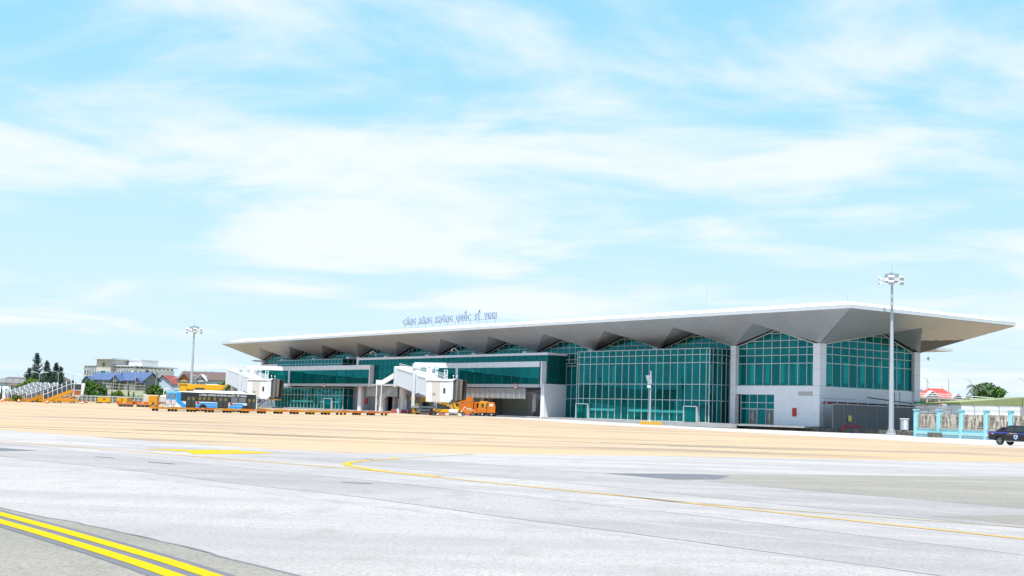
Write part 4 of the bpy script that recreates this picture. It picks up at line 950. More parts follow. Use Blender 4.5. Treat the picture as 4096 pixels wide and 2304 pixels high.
    cb('cab_door', 'steel', 2.0, 2.13, -1.3, 1.2, z0 + .2, z1 - .3, cabo); cb('floor_lip', 'amber', 2.1, 3.9, -1.5, 1.5, z0 - .12, z0 + .12, cabo, .05)
    for y in (-1.2, 1.2): MB().tube(C_ @ Vector((2.3, y, z1 + .4)), C_ @ Vector((2.3, y, z1 + .95)), .04).lathe([(.02, 0), (.12, .1), (.12, .2), (.02, .3)], C_ @ Vector((2.3, y, z1 + .9)), 8).build('beacon', 'white_paint', cabo)
    # black service stairs under the cab
    sv = MB(); n = 12; p0 = C_ @ Vector((1.2, -1.2, z0)); p1 = C_ @ Vector((-1.5, -1.5, .12))
    for k in range(n + 1):
        p = p0.lerp(p1, k / n); sv.box(p.x - .12, p.x + .12, p.y - .4, p.y + .4, p.z - .025, p.z + .025)
    for s_ in (-.4, .4):
        o_ = Vector((0, s_, 0)); sv.tube(p0 + o_, p1 + o_, .06); sv.tube(p0 + o_ + Vector((0, 0, 1)), p1 + o_ + Vector((0, 0, 1)), .04)
        for k in range(0, n + 1, 3): q = p0.lerp(p1, k / n) + o_; sv.tube(q, q + Vector((0, 0, 1)), .03)
    sv.build('service_stairs', 'dark_metal', t)
    for s_ in (-1, 1): MB().tube(C_ @ Vector((1.5, s_ * 1.3, z0)), C_ @ Vector((2.0, s_ * 1.2, z0 - 1.3)), .12).build('sensor_arm', 'steel', t)
    if not landing: return t
    zr -= .75
    W2 = Matrix.Rotation(-yaw, 4, 'Z')
    ld = MB().box(-6.1, -2.0, -.8, .8, zr + .5, zr + .62, W2).build('landing', 'white_paint', t)
    MB().prism([(-6.2, zr + .6), (-4.6, zr + .6), (-2.2, zr + 2.2), (-2.2, zr + 3.4), (-4.8, zr + 1.7), (-6.2, zr + 1.7)], -.85, .85, lambda p, c: W2 @ Vector((p[0], c, p[1]))).build('landing_hood', 'white_paint', ld)
    pp = MB()
    for x in (-6.0, -4.9): pp.tube(W2 @ Vector((x, -.7, 0)), W2 @ Vector((x, -.7, zr + .5)), .13).tube(W2 @ Vector((x, .7, 0)), W2 @ Vector((x, .7, zr + .5)), .13)
    pp.build('landing_posts', 'white_paint', t)
    fl2 = MB(); a0 = Vector((-2.4, 0, zr - .6)); a1 = Vector((-5.6, 0, zr - 4.0))
    for k in range(13):
        p = a0.lerp(a1, k / 12); fl2.box(p.x - .2, p.x + .2, -.6, .6, p.z - .03, p.z + .03, W2)
    for s_ in (-.6, .6):
        for e in (0, .5, 1.0): fl2.tube(W2 @ (a0 + Vector((0, s_, e))), W2 @ (a1 + Vector((0, s_, e))), .05)
        for k in range(0, 13, 3): p = a0.lerp(a1, k / 12) + Vector((0, s_, 0)); fl2.tube(W2 @ p, W2 @ (p + Vector((0, 0, 1))), .035)
    fl2.build('stair_flight', 'steel', t)
    return t
jb1 = jet_bridge('white jet bridge over the orange service trucks, striped kerb at its foot', (-24.3, 300), (-12.6, 251.5), 6.6, 3.15, R(-14), zb=g(-24, 300) - .08)
jb2 = jet_bridge('white jet bridge with its cab beyond the front bus', (-78.5, 372), (-54.3, 288), 6.75, 2.8, R(-8), lift=.62, zb=g(-60, 320) - .1, landing=False)
# yellow service boxes by the rotunda
for i, (x, z, lab) in enumerate(((-20.9, 3.2, 'round yellow hose reel hung beside the jet bridge column'), (-18.6, 3.3, 'square yellow cable box hung under the jet bridge tunnel'))):
    o = MB().box(-.55, .55, -.3, .3, 0, 1.3) if i else MB().lathe([(.62, -.3), (.7, 0), (.62, .3)], (0, 0, .7), 14, 'Y')
    if i: o.tube((0, 0, 1.3), (0, 0, 2.6), .06).box(-.5, .5, -.32, .32, -.12, -.0)
    else: o.tube((0, 0, 1.3), (0, 0, 2.9), .06)
    o = o.build('cable_reel' if not i else 'cable_box', 'yellow_paint', bevel=.06 if i else 0); o.location = (x, 286, z); tag(o, lab, 'reel' if not i else 'box')
# striped kerb
kb = thing('striped_kerb', 'low kerb painted red and white below the jet bridge', 'kerb', G(-20.5, 287))
for i in range(9): box('kerb_block', 'pink_red' if i % 2 == 0 else 'white_paint', kb, i * 1.35, i * 1.35 + 1.3, -.25, .25, -.1, .42, .04)
wb = thing('warning_board', 'slim black board with yellow dashes under the jet bridge', 'board', G(-20.0, 284)); box('board', 'dark_metal', wb, -.25, .25, -.05, .05, .4, 3.4)
for k in range(5): box('dash', 'yellow_paint', wb, -.14, .14, -.07, -.05, .9 + k * .5, 1.15 + k * .5)
cgs = MB()
for s_ in (-.6, .6):
    for q in (-.6, .6): cgs.tube((s_, q, 0), (s_, q, 2.1), .05)
for z in (.1, 1.1, 2.1): cgs.path([(-.6, -.6, z), (.6, -.6, z), (.6, .6, z), (-.6, .6, z), (-.6, -.6, z)], .05)
cg_t = thing('gas_cage', 'yellow bottle in a pale pipe cage beside the jet bridge bogie', 'cage', G(-19.3, 272)); cgs.build('cage', 'sign_yellow', cg_t); MB().lathe([(.4, .1), (.42, 1.2), (.2, 1.5), (.1, 1.7)], n=12).build('bottle', 'yellow_paint', cg_t, smooth=True)

# ------------------------------------------------------------------ buses
mat('seat_yellow', (0.22, 0.16, 0.01), 0.5)
def bus(label, loc, rz, num):
    t = thing('apron_bus', label, 'bus', loc, rz, 'apron buses'); Wy = 1.5
    prof = [(-7, .55), (-6.9, .36), (6.9, .36), (7, .55), (7, 1.5), (6.86, 2.9), (6.6, 3.14), (6.3, 3.22), (-6.3, 3.22), (-6.7, 3.12), (-6.9, 2.85), (-7, 1.6)]
    b = MB()
    prof2 = []
    for x, z in prof: prof2.append((x, z))
    body = b.prism_y(prof2, -Wy, Wy).build('body', 'white_bus', t, bevel=.09)
    s = -Wy - .012
    def pn(name, m, x0, x1, z0, z1, par=body, e=0): return MB().box(x0, x1, s - .02 - e, s + .015, z0, z1).build(name, m, par)
    pn('window_band', 'black_gloss', -6.45, 6.72, 1.62, 3.08); pn('window_band_far', 'black_gloss', -6.4, 6.7, 1.62, 2.95).location = (0, 2 * Wy + .03, 0)
    MB().prism_y([(-6.75, 3.04), (-6.2, 3.04), (-6.2, 1.62), (-5.35, 1.05), (-5.35, .42), (-5.6, .42), (-6.98, 1.55), (-6.9, 2.8)], s - .035, s + .01).build('tail_panel', 'blue_bus', body)
    # rear: blue brow, window, number, lamps
    rb_ = MB()
    for a, c in zip([(-7.0, 1.75), (-6.92, 2.85), (-6.72, 3.13), (-6.3, 3.235), (-5.7, 3.235)], [(-6.92, 2.85), (-6.72, 3.13), (-6.3, 3.235), (-5.7, 3.235)]):
        rb_.add([Vector((a[0] - .02, y, a[1] + .01)) for y in (-Wy * .985, Wy * .985)] + [Vector((c[0] - .02, y, c[1] + .012)) for y in (Wy * .985, -Wy * .985)], [(0, 1, 2, 3)])
    rb_.build('rear_brow', 'blue_bus', body)
    rw = MB().prism_y([(-7.0, 1.98), (-6.955, 2.82), (-6.93, 2.82), (-6.975, 1.98)], -1.1, 1.1).build('rear_window', 'glass_dark', body); rw.location = (-.035, 0, 0)
    text_obj('route_number', num, .55, .01, 'white_paint', rw, Matrix(((0, 0, -1, -6.98), (-1, 0, 0, .0), (0, 1, 0, 2.2), (0, 0, 0, 1))))
    for y in (-1.25, 1.25):
        tl_ = MB().box(-7.04, -6.98, y - .13, y + .13, .95, 1.5).build('tail_light', 'red', body); MB().box(-7.05, -7.03, y - .1, y + .1, 1.52, 1.66).build('indicator', 'orange', tl_)
    MB().box(-7.03, -6.99, -.6, .6, 1.5, 1.62).build('rear_badge', 'badge', body)
    gr_ = MB()
    for k in range(6): gr_.box(-7.02, -6.98, -1.0, 1.0, .62 + k * .1, .66 + k * .1)
    gr_.build('engine_grille', 'beige_panel', body); MB().box(-7.06, -6.95, -1.45, 1.45, .36, .56).build('bumper', 'white_bus', body, bevel=.03)
    # stripes and doors on the camera side
    for x0, x1 in ((-3.6, .0), (2.05, 4.4)):
        pn('stripe', 'blue_bus', x0, x1, .40, 1.0, e=.002); pn('stripe', 'blue_bus', x0 + .3, x1, 1.14, 1.42, e=.002)
    MB().prism_y([(4.4, .40), (5.0, .40), (5.0, 1.0), (4.4, 1.42), (4.35, 1.42), (4.35, .4)], s - .024, s + .01).build('stripe', 'blue_bus', body)
    for x0, x1 in ((-5.3, -3.65), (.05, 1.95), (6.78 - 1.6, 6.78)):
        dr = pn('door', 'black_gloss', x0, x1, .42, 2.55, e=.012)
        for k in range(2):
            a = x0 + .1 + k * (x1 - x0) / 2; pn('door_pane', 'glass_dark', a, a + (x1 - x0) / 2 - .2, .62, 2.4, dr, .02)
        pn('grab_bar', 'seat_yellow', (x0 + x1) / 2 - .62, (x0 + x1) / 2 - .18, 1.85, 2.25, dr, .035); pn('grab_bar', 'seat_yellow', (x0 + x1) / 2 + .18, (x0 + x1) / 2 + .62, 1.85, 2.25, dr, .035)
    for x0 in (-3.3, -2.55, -1.75, -.75):
        w_ = pn('side_window', 'glass_dark', x0, x0 + .62, 1.78, 2.46, e=.006); pn('seat', 'seat_yellow', x0 + .12, x0 + .5, 1.86, 2.36, w_, .012)
    for x0, x1 in ((2.4, 3.55), (3.75, 4.95)): pn('side_window', 'glass_grey', x0, x1, 1.72, 2.46, e=.008)
    for x in (-3.3, 2.4): pn('emblem', 'red', x - .22, x + .22, 1.2, 1.54, e=.03)
    text_obj('lettering', 'CẢNG HÀNG KHÔNG QUỐC TẾ VINH', .44, .01, 'white_paint', body, Matrix(((1, 0, 0, .95), (0, 0, -1, s - .035), (0, 1, 0, 2.58), (0, 0, 0, 1))), 1.06)
    pod = MB().prism_y([(-2.7, 3.2), (-2.3, 3.52), (4.6, 3.52), (5.2, 3.2)], -1.1, 1.1).build('roof_pod', 'white_bus', body, bevel=.06)
    MB().prism_y([(6.87, 1.4), (6.9, 1.4), (6.78, 2.85), (6.74, 2.85)], -1.35, 1.35).build('windscreen', 'glass_dark', body).location = (.12, 0, 0)
    MB().path([(6.9, -1.4, 2.7), (7.3, -1.75, 2.6), (7.3, -1.75, 2.3)], .04).box(7.2, 7.4, -1.9, -1.6, 1.9, 2.35).build('mirror', 'black_gloss', body)
    for x in (-3.0 + .6, 4.95):
        ar = MB(); n = 12; ar.poly([(x + .68 * math.cos(math.pi * k / n), s - .045, .5 + .68 * math.sin(math.pi * k / n)) for k in range(n + 1)]); ar.build('wheel_arch', 'black_gloss', body)
        for y in (-Wy + .12, Wy - .18): wheel('wheel', t, (x, y, .5), .5, .34, 'alloy')
    return t
hb = R(29)
bus1 = bus('blue and white apron bus with dark windows and white roof lettering, its whole side showing', (-49.9, 222.0, g(-50, 222)), hb, '6')
bus2 = bus('second blue and white apron bus, only its tail showing behind the front bus', (-49.9 - 1.8, 222 + 3.3, g(-53, 226)), hb, '8')

# ------------------------------------------------------------------ baggage dollies
def dolly(colr):
    t = thing('baggage_dolly', 'x', 'dolly', (0, 0, 0), 0, 'flat baggage dollies coupled in a row')
    f = MB().box(-1.75, 1.75, -.8, .8, .52, .62).box(-1.85, 1.85, -.86, -.78, .36, .70).box(-1.85, 1.85, .78, .86, .36, .70).box(-1.85, -1.75, -.86, .86, .36, .70).box(1.75, 1.85, -.86, .86, .36, .70)
    f.build('frame', colr, t, bevel=.015)
    r_ = MB()
    for k in range(9): r_.tube((-1.5 + k * .375, -.74, .64), (-1.5 + k * .375, .74, .64), .05, n=6)
    r_.build('rollers', 'steel', t)
    MB().path([(1.75, 0, .45), (2.3, 0, .35)], .05).build('tow_bar', 'dark_metal', t)
    MB().box(-.2, .2, -.885, -.862, .46, .68).build('emblem_plate', 'galv', t)
    for x in (-1.25, 1.25):
        for y in (-.62, .62):
            w_ = wheel('wheel', t, (x, y, .24), .24, .16, 'dark_metal', n=12); MB().box(x - .06, x + .06, y - .1, y + .1, .25, .46).build('fork', 'dark_metal', w_)
    return t
dA, dO = dolly('amber'), dolly('orange'); seq = 'AAOAAOAOAAAOOO'
usedA = usedO = False
for i, ch in enumerate(seq):
    f = (i + .35) / len(seq); x = -53.0 + 31.5 * f; y = 197 + 34 * f + (1.6 if i > 10 else 0)
    src = dA if ch == 'A' else dO; first = not (usedA if ch == 'A' else usedO)
    if ch == 'A': usedA = True
    else: usedO = True
    o = src if first else copy_tree(src)
    # spacing along the row is a little over one dolly length
    o.location = G(x, y); o.rotation_euler = (0, 0, math.atan2(34, 31.5) + rnd.uniform(-.03, .03) - R(8))
    o['label'] = 'amber flat baggage dolly inside the long coupled row' if ch == 'A' else 'orange flat baggage dolly inside the long coupled row'
    if i == 0: o['label'] = 'amber flat baggage dolly at the open row end before the bus tails'
    if i == len(seq) - 1: o['label'] = 'orange flat baggage dolly at the row end beside the jet bridge posts'

# ------------------------------------------------------------------ covered passenger stairs
def covered_stairs(label, loc, rz, glassm='glass_grey', open_=True):
    t = thing('passenger_stairs', label, 'boarding stairs', loc, rz, 'covered boarding stairs')
    MB().prism_y([(-1.6, .45), (4.6, .45), (4.6, 1.15), (3.6, 1.3), (1.2, 1.35), (0, 1.6), (-1.6, 1.0)], -1.1, 1.1).build('chassis', 'amber', t, bevel=.05)
    for x in (-.4, 3.2):
        for y in (-1.0, 1.0): wheel('wheel', t, (x, y, .42), .42, .3, 'white_paint')
    lg = MB()
    for y in (-.8, .8): lg.tube((1.0, y, 1.2), (3.9, y, 2.2), .12).tube((3.2, y, 1.2), (3.6, y, 2.3), .12).tube((0, y, 1.3), (2.8, y, 2.3), .1)
    lg.build('lift_struts', 'amber', t)
    a0, a1 = Vector((-4.6, 0, .25)), Vector((2.6, 0, 3.35))
    fl = MB()
    for s_ in (-1.0, 1.0): fl.prism_y([(-5.0, .1), (-4.2, .1), (3.0, 3.05), (3.0, 3.7), (2.4, 3.75), (-5.0, .75)], s_ - .06, s_ + .06)
    fl.build('stringer', 'amber', t)
    tr = MB()
    for k in range(18): p = a0.lerp(a1, k / 17); tr.box(p.x - .16, p.x + .16, -.95, .95, p.z, p.z + .06)
    tr.build('treads', 'steel', t)
    # hoops and panes
    def hoop(x, z, lean=0):
        pts = []
        for k in range(9):
            a = math.pi * k / 8; yy = 1.05 * math.cos(a); zz = z + 1.35 + .95 * math.sin(a); pts.append(Vector((x + lean * (zz - z), yy, zz)))
        return [Vector((x, 1.05, z))] + pts + [Vector((x, -1.05, z))]
    n = 7; hoops = []
    for k in range(n):
        p = a0.lerp(a1, k / (n - 1)); h_ = hoop(p.x, p.z + .55, -.12); hoops.append(h_); MB().path(h_, .075, 5).build('canopy_hoop', 'white_paint', t)
    hoops.append(hoop(3.3, 3.9)); MB().path(hoops[-1], .08, 5).build('canopy_hoop', 'white_paint', t)
    for k in range(len(hoops) - 1):
        A, B = hoops[k], hoops[k + 1]; b = MB()
        for j in range(len(A) - 1): b.poly([A[j] * .9 + B[j] * .1, A[j] * .1 + B[j] * .9, A[j + 1] * .1 + B[j + 1] * .9, A[j + 1] * .9 + B[j + 1] * .1])
        b.build('canopy_pane', glassm, t)
    for s_ in (1, -1):
        MB().path([hoops[k][1 if s_ > 0 else -2] for k in range(len(hoops))], .07, 5).build('canopy_rail', 'white_paint', t)
    # landing booth
    bo = MB()
    for x in (3.3, 5.3):
        for y in (-1.1, 1.1): bo.box(x - .08, x + .08, y - .08, y + .08, 2.15, 5.35)
    for y in (-1.1, 1.1):
        for z in (2.15, 3.55, 5.2): bo.box(3.3, 5.3, y - .07, y + .07, z, z + .14)
    bo.box(3.2, 5.45, -1.18, 1.18, 5.32, 5.46).box(3.2, 5.6, -1.1, 1.1, 2.05, 2.15); bo = bo.build('landing_frame', 'white_paint', t)
    for y in (-1.08, 1.08):
        box('pane', glassm, bo, 3.4, 5.2, y - .02, y + .02, 3.7, 5.18); box('panel', 'wood', bo, 3.4, 5.2, y - .02, y + .02, 2.3, 3.54)
    MB().prism_y([(5.4, 2.3), (5.75, 2.3), (6.15, 5.2), (5.95, 5.5), (5.4, 5.45)], -1.2, 1.2).build('bellows', 'white_paint', t, bevel=.08)
    return t
st1 = covered_stairs('amber and white covered boarding stairs with dark side panes, standing clear of the row', (-112.9, 330, 0), R(14), 'glass_dark')
st1.scale = (.9, .95, .97)
st2 = None
for i, (x, y, a, lab) in enumerate(((-119.5, 336, 34, 'next in the row behind the clear-standing one'), (-123.2, 340, 36, 'third along the parked row'), (-126.4, 343.5, 38, 'fourth along the parked row, among hoops'), (-129.2, 348, 38, 'at the far end of the parked row'), (-121.0, 352, 30, 'at the back of the parked row'))):
    lb_ = 'grey-hooped covered boarding stairs ' + lab
    if st2 is None: st2 = o = covered_stairs(lb_, (x, y, 0), R(a), 'glass_grey')
    else: o = copy_tree(st2, None, lb_, (x, y, 0), R(a))
    o.scale = (.95, .95, .86)
# traffic cones
def cone(loc, lab):
    t = thing('traffic_cone', lab, 'cone', loc, 0, 'cones along the stairs parking'); MB().lathe([(.34, .04), (.24, .5), (.19, .7), (.08, 1.15)], n=12).build('cone_body', 'cone', t, smooth=True)
    MB().box(-.4, .4, -.4, .4, 0, .05).build('foot', 'cone', t); MB().lathe([(.262, .45), (.205, .7)], n=12).build('collar', 'white_paint', t)
for x, y, l in ((-122.8, 317, 'orange traffic cone beyond the far end of the stairs row'), (-117.6, 314, 'orange traffic cone before the middle of the stairs row'), (-105.8, 300, 'orange traffic cone before the clear-standing boarding stairs'), (-104.9, 322, 'orange traffic cone right behind the clear-standing boarding stairs')): cone((x, y, 0), l)
# yellow ground power units
def gpu(label, loc, rz):
    t = thing('power_unit', label, 'power unit', loc, rz, 'yellow ground power units'); MB().prism_y([(-1.7, .55), (1.7, .55), (1.75, 1.95), (-1.75, 1.95)], -.8, .8).build('housing', 'yellow_paint', t, bevel=.05)
    MB().box(-1.8, 1.8, -.86, .86, 1.96, 2.06).build('lid', 'print_pale', t); MB().box(-.15, .35, -.84, -.8, 1.2, 1.55).build('vent', 'dark_metal', t); MB().box(-1.75, 1.75, -.7, .7, .42, .55).build('chassis', 'dark_metal', t)
    for x in (-1.1, 1.1):
        for y in (-.75, .75): wheel('wheel', t, (x, y, .3), .3, .2, 'steel')
    MB().path([(1.7, 0, .5), (2.6, 0, .35)], .05).build('tow_bar', 'dark_metal', t)
gpu('larger yellow power unit with pale lid beside the boarding stairs', (-111.3, 360, .1), R(5)); gpu('yellow power unit half hidden behind the orange luggage carts', (-106.3, 361, .1), R(-20))
t = thing('flat_trailer', 'low amber flat trailer between the boarding stairs and the yellow unit', 'trailer', (-115.4, 362, 0)); MB().box(-2.3, 2.3, -.9, .9, .55, .72).box(-2.3, -2.2, -.9, .9, .72, 1.0).build('bed', 'amber', t)
for x in (-1.6, 1.6):
    for y in (-.8, .8): wheel('wheel', t, (x, y, .28), .28, .2, 'steel')
# slatted orange carts
def cart(label, loc, rz):
    t = thing('luggage_cart', label, 'cart', loc, rz, 'orange slatted luggage carts'); MB().box(-1.65, 1.65, -.8, .8, .58, .68).build('bed', 'orange', t)
    for z in (.72, .92, 1.12):
        for y in (-.8, .8): MB().box(-1.65, 1.65, y - .03, y + .03, z, z + .14).build('slat', 'orange', t)
    for x in (-1.65, 1.65): MB().box(x - .04, x + .04, -.8, .8, .68, 1.28).build('end_board', 'orange', t)
    MB().box(-.35, .15, -.85, -.83, .92, 1.06).build('plate', 'print_pale', t)
    for x in (-1.1, -.3, .5, 1.2):
        for y in (-.7, .7): wheel('wheel', t, (x, y, .22), .22, .15, 'dark_metal', n=12)
    MB().box(-1.5, 1.5, -.6, .6, .42, .56).build('chassis', 'dark_metal', t)
cart('orange slatted luggage cart at the outer end beyond the buses', (-79.6, 272, 0), R(2)); cart('orange slatted luggage cart next to the amber cabinet behind the buses', (-76.1, 273, 0), R(2))
t = thing('cabinet_trailer', 'tall amber cabinet trailer standing behind the tail of the buses', 'trailer', (-73.2, 270, 0)); MB().box(-.95, .85, -.8, .8, .55, 2.6).build('cabinet', 'amber', t, bevel=.05); MB().box(-.98, .9, -.82, .82, 1.62, 1.68).build('belt', 'yellow_paint', t); MB().box(-.2, .3, -.83, -.8, .75, 1.2).build('vent', 'dark_metal', t)
for x in (-.6, .5):
    for y in (-.7, .7): wheel('wheel', t, (x, y, .28), .28, .2, 'steel')
t = thing('tanker_truck', 'grey truck with looped pipes parked behind the amber cabinet', 'truck', (-86.5, 318, 0), R(20)); MB().prism_y([(-2.2, .6), (1.6, .6), (1.6, 1.7), (1.2, 2.9), (-2.2, 2.9)], -1.2, 1.2).build('cab', 'beige_panel', t, bevel=.08); MB().box(.2, 1.0, -1.23, -1.2, 1.8, 2.6).build('window', 'glass_dark', t); MB().box(-2.3, 1.7, -1.22, 1.22, .7, 1.2).build('sill', 'red', t)
MB().box(1.6, 7, -1.2, 1.2, 1.0, 2.9).build('tank', 'beige_panel', t, bevel=.3)
for k in (2.4, 4.6): MB().path([(k, 0, 2.9), (k + .1, 0, 4.2), (k + .5, 0, 4.6), (k + 1.3, 0, 4.6), (k + 1.5, 0, 4.3)], .09).build('pipe', 'white_paint', t)
for x in (-.8, 3.5, 5.2):
    for y in (-1.1, 1.1): wheel('wheel', t, (x, y, .5), .5, .3, 'steel')
# yellow cargo loader behind the buses
t = thing('cargo_loader', 'yellow cargo loader with raised platform rising behind the front bus', 'loader', (-58.4, 250, g(-58, 250)), R(4))
MB().prism_y([(-2.9, 3.75), (3.3, 3.75), (4.4, 4.75), (-2.9, 4.75)], -1.6, 1.6).build('platform', 'yellow_paint', t, bevel=.04)
MB().box(-4.3, -2.95, -1.5, .4, 3.3, 4.65).build('operator_cab', 'yellow_paint', t, bevel=.05); MB().prism_y([(-4.5, 4.66), (-2.9, 4.66), (-3.1, 4.9), (-4.2, 4.9)], -1.6, .5).build('cab_roof', 'yellow_paint', t)
MB().box(-1.4, .4, -1.64, -1.6, 3.8, 4.1).build('recess', 'dark_metal', t); MB().box(.7, 2.9, -1.2, 1.2, 4.76, 4.9).build('cover', 'white_paint', t)
sc = MB()
for y in (-1.2, 1.2): sc.tube((-2.5, y, 1.2), (2.5, y, 3.8), .14).tube((2.5, y, 1.2), (-2.5, y, 3.8), .14)
sc.build('scissor_legs', 'yellow_paint', t); MB().box(-4.2, 4.2, -1.5, 1.5, .5, 1.3).build('chassis', 'yellow_paint', t, bevel=.05)
for x in (-3, 3):
    for y in (-1.4, 1.4): wheel('wheel', t, (x, y, .5), .5, .35, 'steel')

# ------------------------------------------------------------------ orange service vehicles under the jet bridge
def gz(x, y): return g(x, y)
t = thing('box_truck', 'orange high-box service truck with cab parked under the jet bridge cab', 'truck', (-8.9, 292, gz(-8.9, 292)), R(12))
MB().box(-2.2, .9, -1.15, 1.15, 1.1, 4.1).build('cargo_box', 'orange', t, bevel=.04)
MB().prism_y([(1.1, .7), (3.1, .7), (3.15, 1.7), (2.75, 3.0), (1.1, 3.1)], -1.05, 1.05).build('truck_cab', 'orange', t, bevel=.06)
MB().prism_y([(1.7, 1.8), (2.75, 1.8), (2.45, 2.75), (1.7, 2.75)], -1.08, -1.05).build('side_window', 'glass_dark', t); MB().prism_y([(3.16, 1.75), (3.18, 1.75), (2.82, 2.95), (2.78, 2.95)], -.95, .95).build('windscreen', 'glass_dark', t)
MB().box(-2.2, 3.0, -.9, .9, .55, 1.1).build('chassis', 'dark_metal', t); MB().box(-.5, .1, -1.18, -1.15, 3.2, 3.6).build('plate', 'amber', t)
for x in (-1.3, 2.2):
    for y in (-1.0, 1.0): wheel('wheel', t, (x, y, .48), .48, .3, 'alloy')
t = thing('air_start_unit', 'orange trailer unit with rounded hood and small windows beside the box truck', 'trailer', (-4.8, 288, gz(-4.8, 288)), R(-6))
MB().box(-1.95, .2, -1.0, 1.0, .75, 1.75).build('front_body', 'orange', t, bevel=.06); MB().prism_y([(-1.7, 1.75), (.2, 1.75), (.3, 3.25), (-1.1, 3.3), (-1.55, 3.1)], -.95, .95).build('hood', 'amber', t, bevel=.12)
MB().prism_y([(.25, .75), (2.1, .75), (2.15, 2.4), (1.85, 3.1), (.25, 3.15)], -1.02, 1.02).build('rear_body', 'orange', t, bevel=.08)
MB().box(-1.0, -.45, -.99, -.95, 2.0, 2.65).build('window', 'glass_dark', t, bevel=.0); MB().box(.8, 1.6, -1.06, -1.02, 2.2, 2.75).build('window', 'print_pale', t)
MB().prism_y([(.0, 1.9), (.25, 2.9), (.5, 2.9), (.2, 1.9)], -1.07, -1.03).build('stripe', 'dark_metal', t); MB().box(.3, 2.1, -.8, .8, .4, .75).build('chassis', 'dark_metal', t)
for x in (-.75, 1.3):
    for y in (-.95, .95): wheel('wheel', t, (x, y, .42), .42, .26, 'white_paint')
MB().path([(-1.9, 0, .8), (-3.0, 0, .5)], .07).build('tow_bar', 'orange', t)
t = thing('belt_loader', 'yellow belt loader with sloping conveyor behind the jet bridge bogie', 'loader', (-13.6, 284, gz(-13.6, 284)), R(-4))
MB().prism_y([(-4.6, 3.3), (-3.9, 3.9), (3.2, 1.7), (3.2, 1.2)], -.7, .7).build('conveyor', 'yellow_paint', t, bevel=.04); MB().prism_y([(-4.4, 3.88), (3.2, 1.74), (3.2, 1.82), (-4.2, 3.98)], -.5, .5).build('belt', 'rubber', t)
MB().box(-3.4, 3.0, -1.0, 1.0, .55, 1.25).build('chassis', 'yellow_paint', t, bevel=.06); MB().prism_y([(1.0, 1.2), (2.8, 1.2), (2.0, 2.9), (1.6, 2.9)], -1.02, -.72).build('side_guard', 'yellow_paint', t)
for x in (-2.3, 2.0):
    for y in (-.95, .95): wheel('wheel', t, (x, y, .42), .42, .28, 'steel')
t = thing('hose_cart', 'white rolled hose on a low stand below the jet bridge cab', 'hose cart', G(-11.5, 276)); MB().lathe([(.5, -.9), (.55, -.5), (.48, -.3), (.55, 0), (.48, .3), (.55, .6), (.5, .9)], (0, 0, .75), 14, 'Y').build('hose_roll', 'white_paint', t, smooth=True).rotation_euler = (0, 0, R(80)); MB().box(-1.0, 1.0, -.3, .3, .05, .22).build('stand', 'dark_metal', t)
t = thing('tow_tractor', 'low orange tow tractor with round headlamp in front of the box truck', 'tractor', (-8.6, 278, gz(-8.6, 278)), R(8))
MB().prism_y([(-1.5, .45), (1.5, .45), (1.5, 1.25), (-1.2, 1.25), (-1.5, 1.0)], -.85, .85).build('body', 'orange', t, bevel=.06); MB().box(-.2, 1.3, -.7, .7, 1.25, 1.4).build('deck', 'steel', t); MB().path([(-1.0, -.3, 1.25), (-.7, -.3, 1.9), (-.3, 0, 1.6), (.9, .2, 1.45)], .07).build('hose', 'print_pale', t)
for x in (-1.0, 1.0): MB().box(x - .22, x + .22, -.88, -.85, .7, .9).build('slot', 'dark_metal', t)
MB().lathe([(.16, -.05), (.16, .05)], (-1.35, -.88, .95), 12, 'Y').build('headlamp', 'print_pale', t)
for x in (-.9, .9):
    for y in (-.8, .8): wheel('wheel', t, (x, y, .36), .36, .25, 'steel')
t = thing('baggage_tug', 'dark tug with pale front parked inside the shaded undercroft', 'tug', tuple(TW(76, -1.5, .45)), TH + R(90)); MB().prism_y([(-1.4, .4), (1.4, .4), (1.3, 1.3), (.4, 1.4), (-.2, 2.4), (-1.3, 2.4)], -.75, .75).build('body', 'dark_metal', t, bevel=.06); MB().box(.5, 1.42, -.5, .5, .6, 1.25).build('nose', 'print_pale', t); MB().box(-1.3, -.2, -.7, .7, .9, 1.3).build('side', 'amber', t)
for x in (-.8, .9):
    for y in (-.7, .7): wheel('wheel', t, (x, y, .35), .35, .25, 'steel')
#@@END_VEHICLES

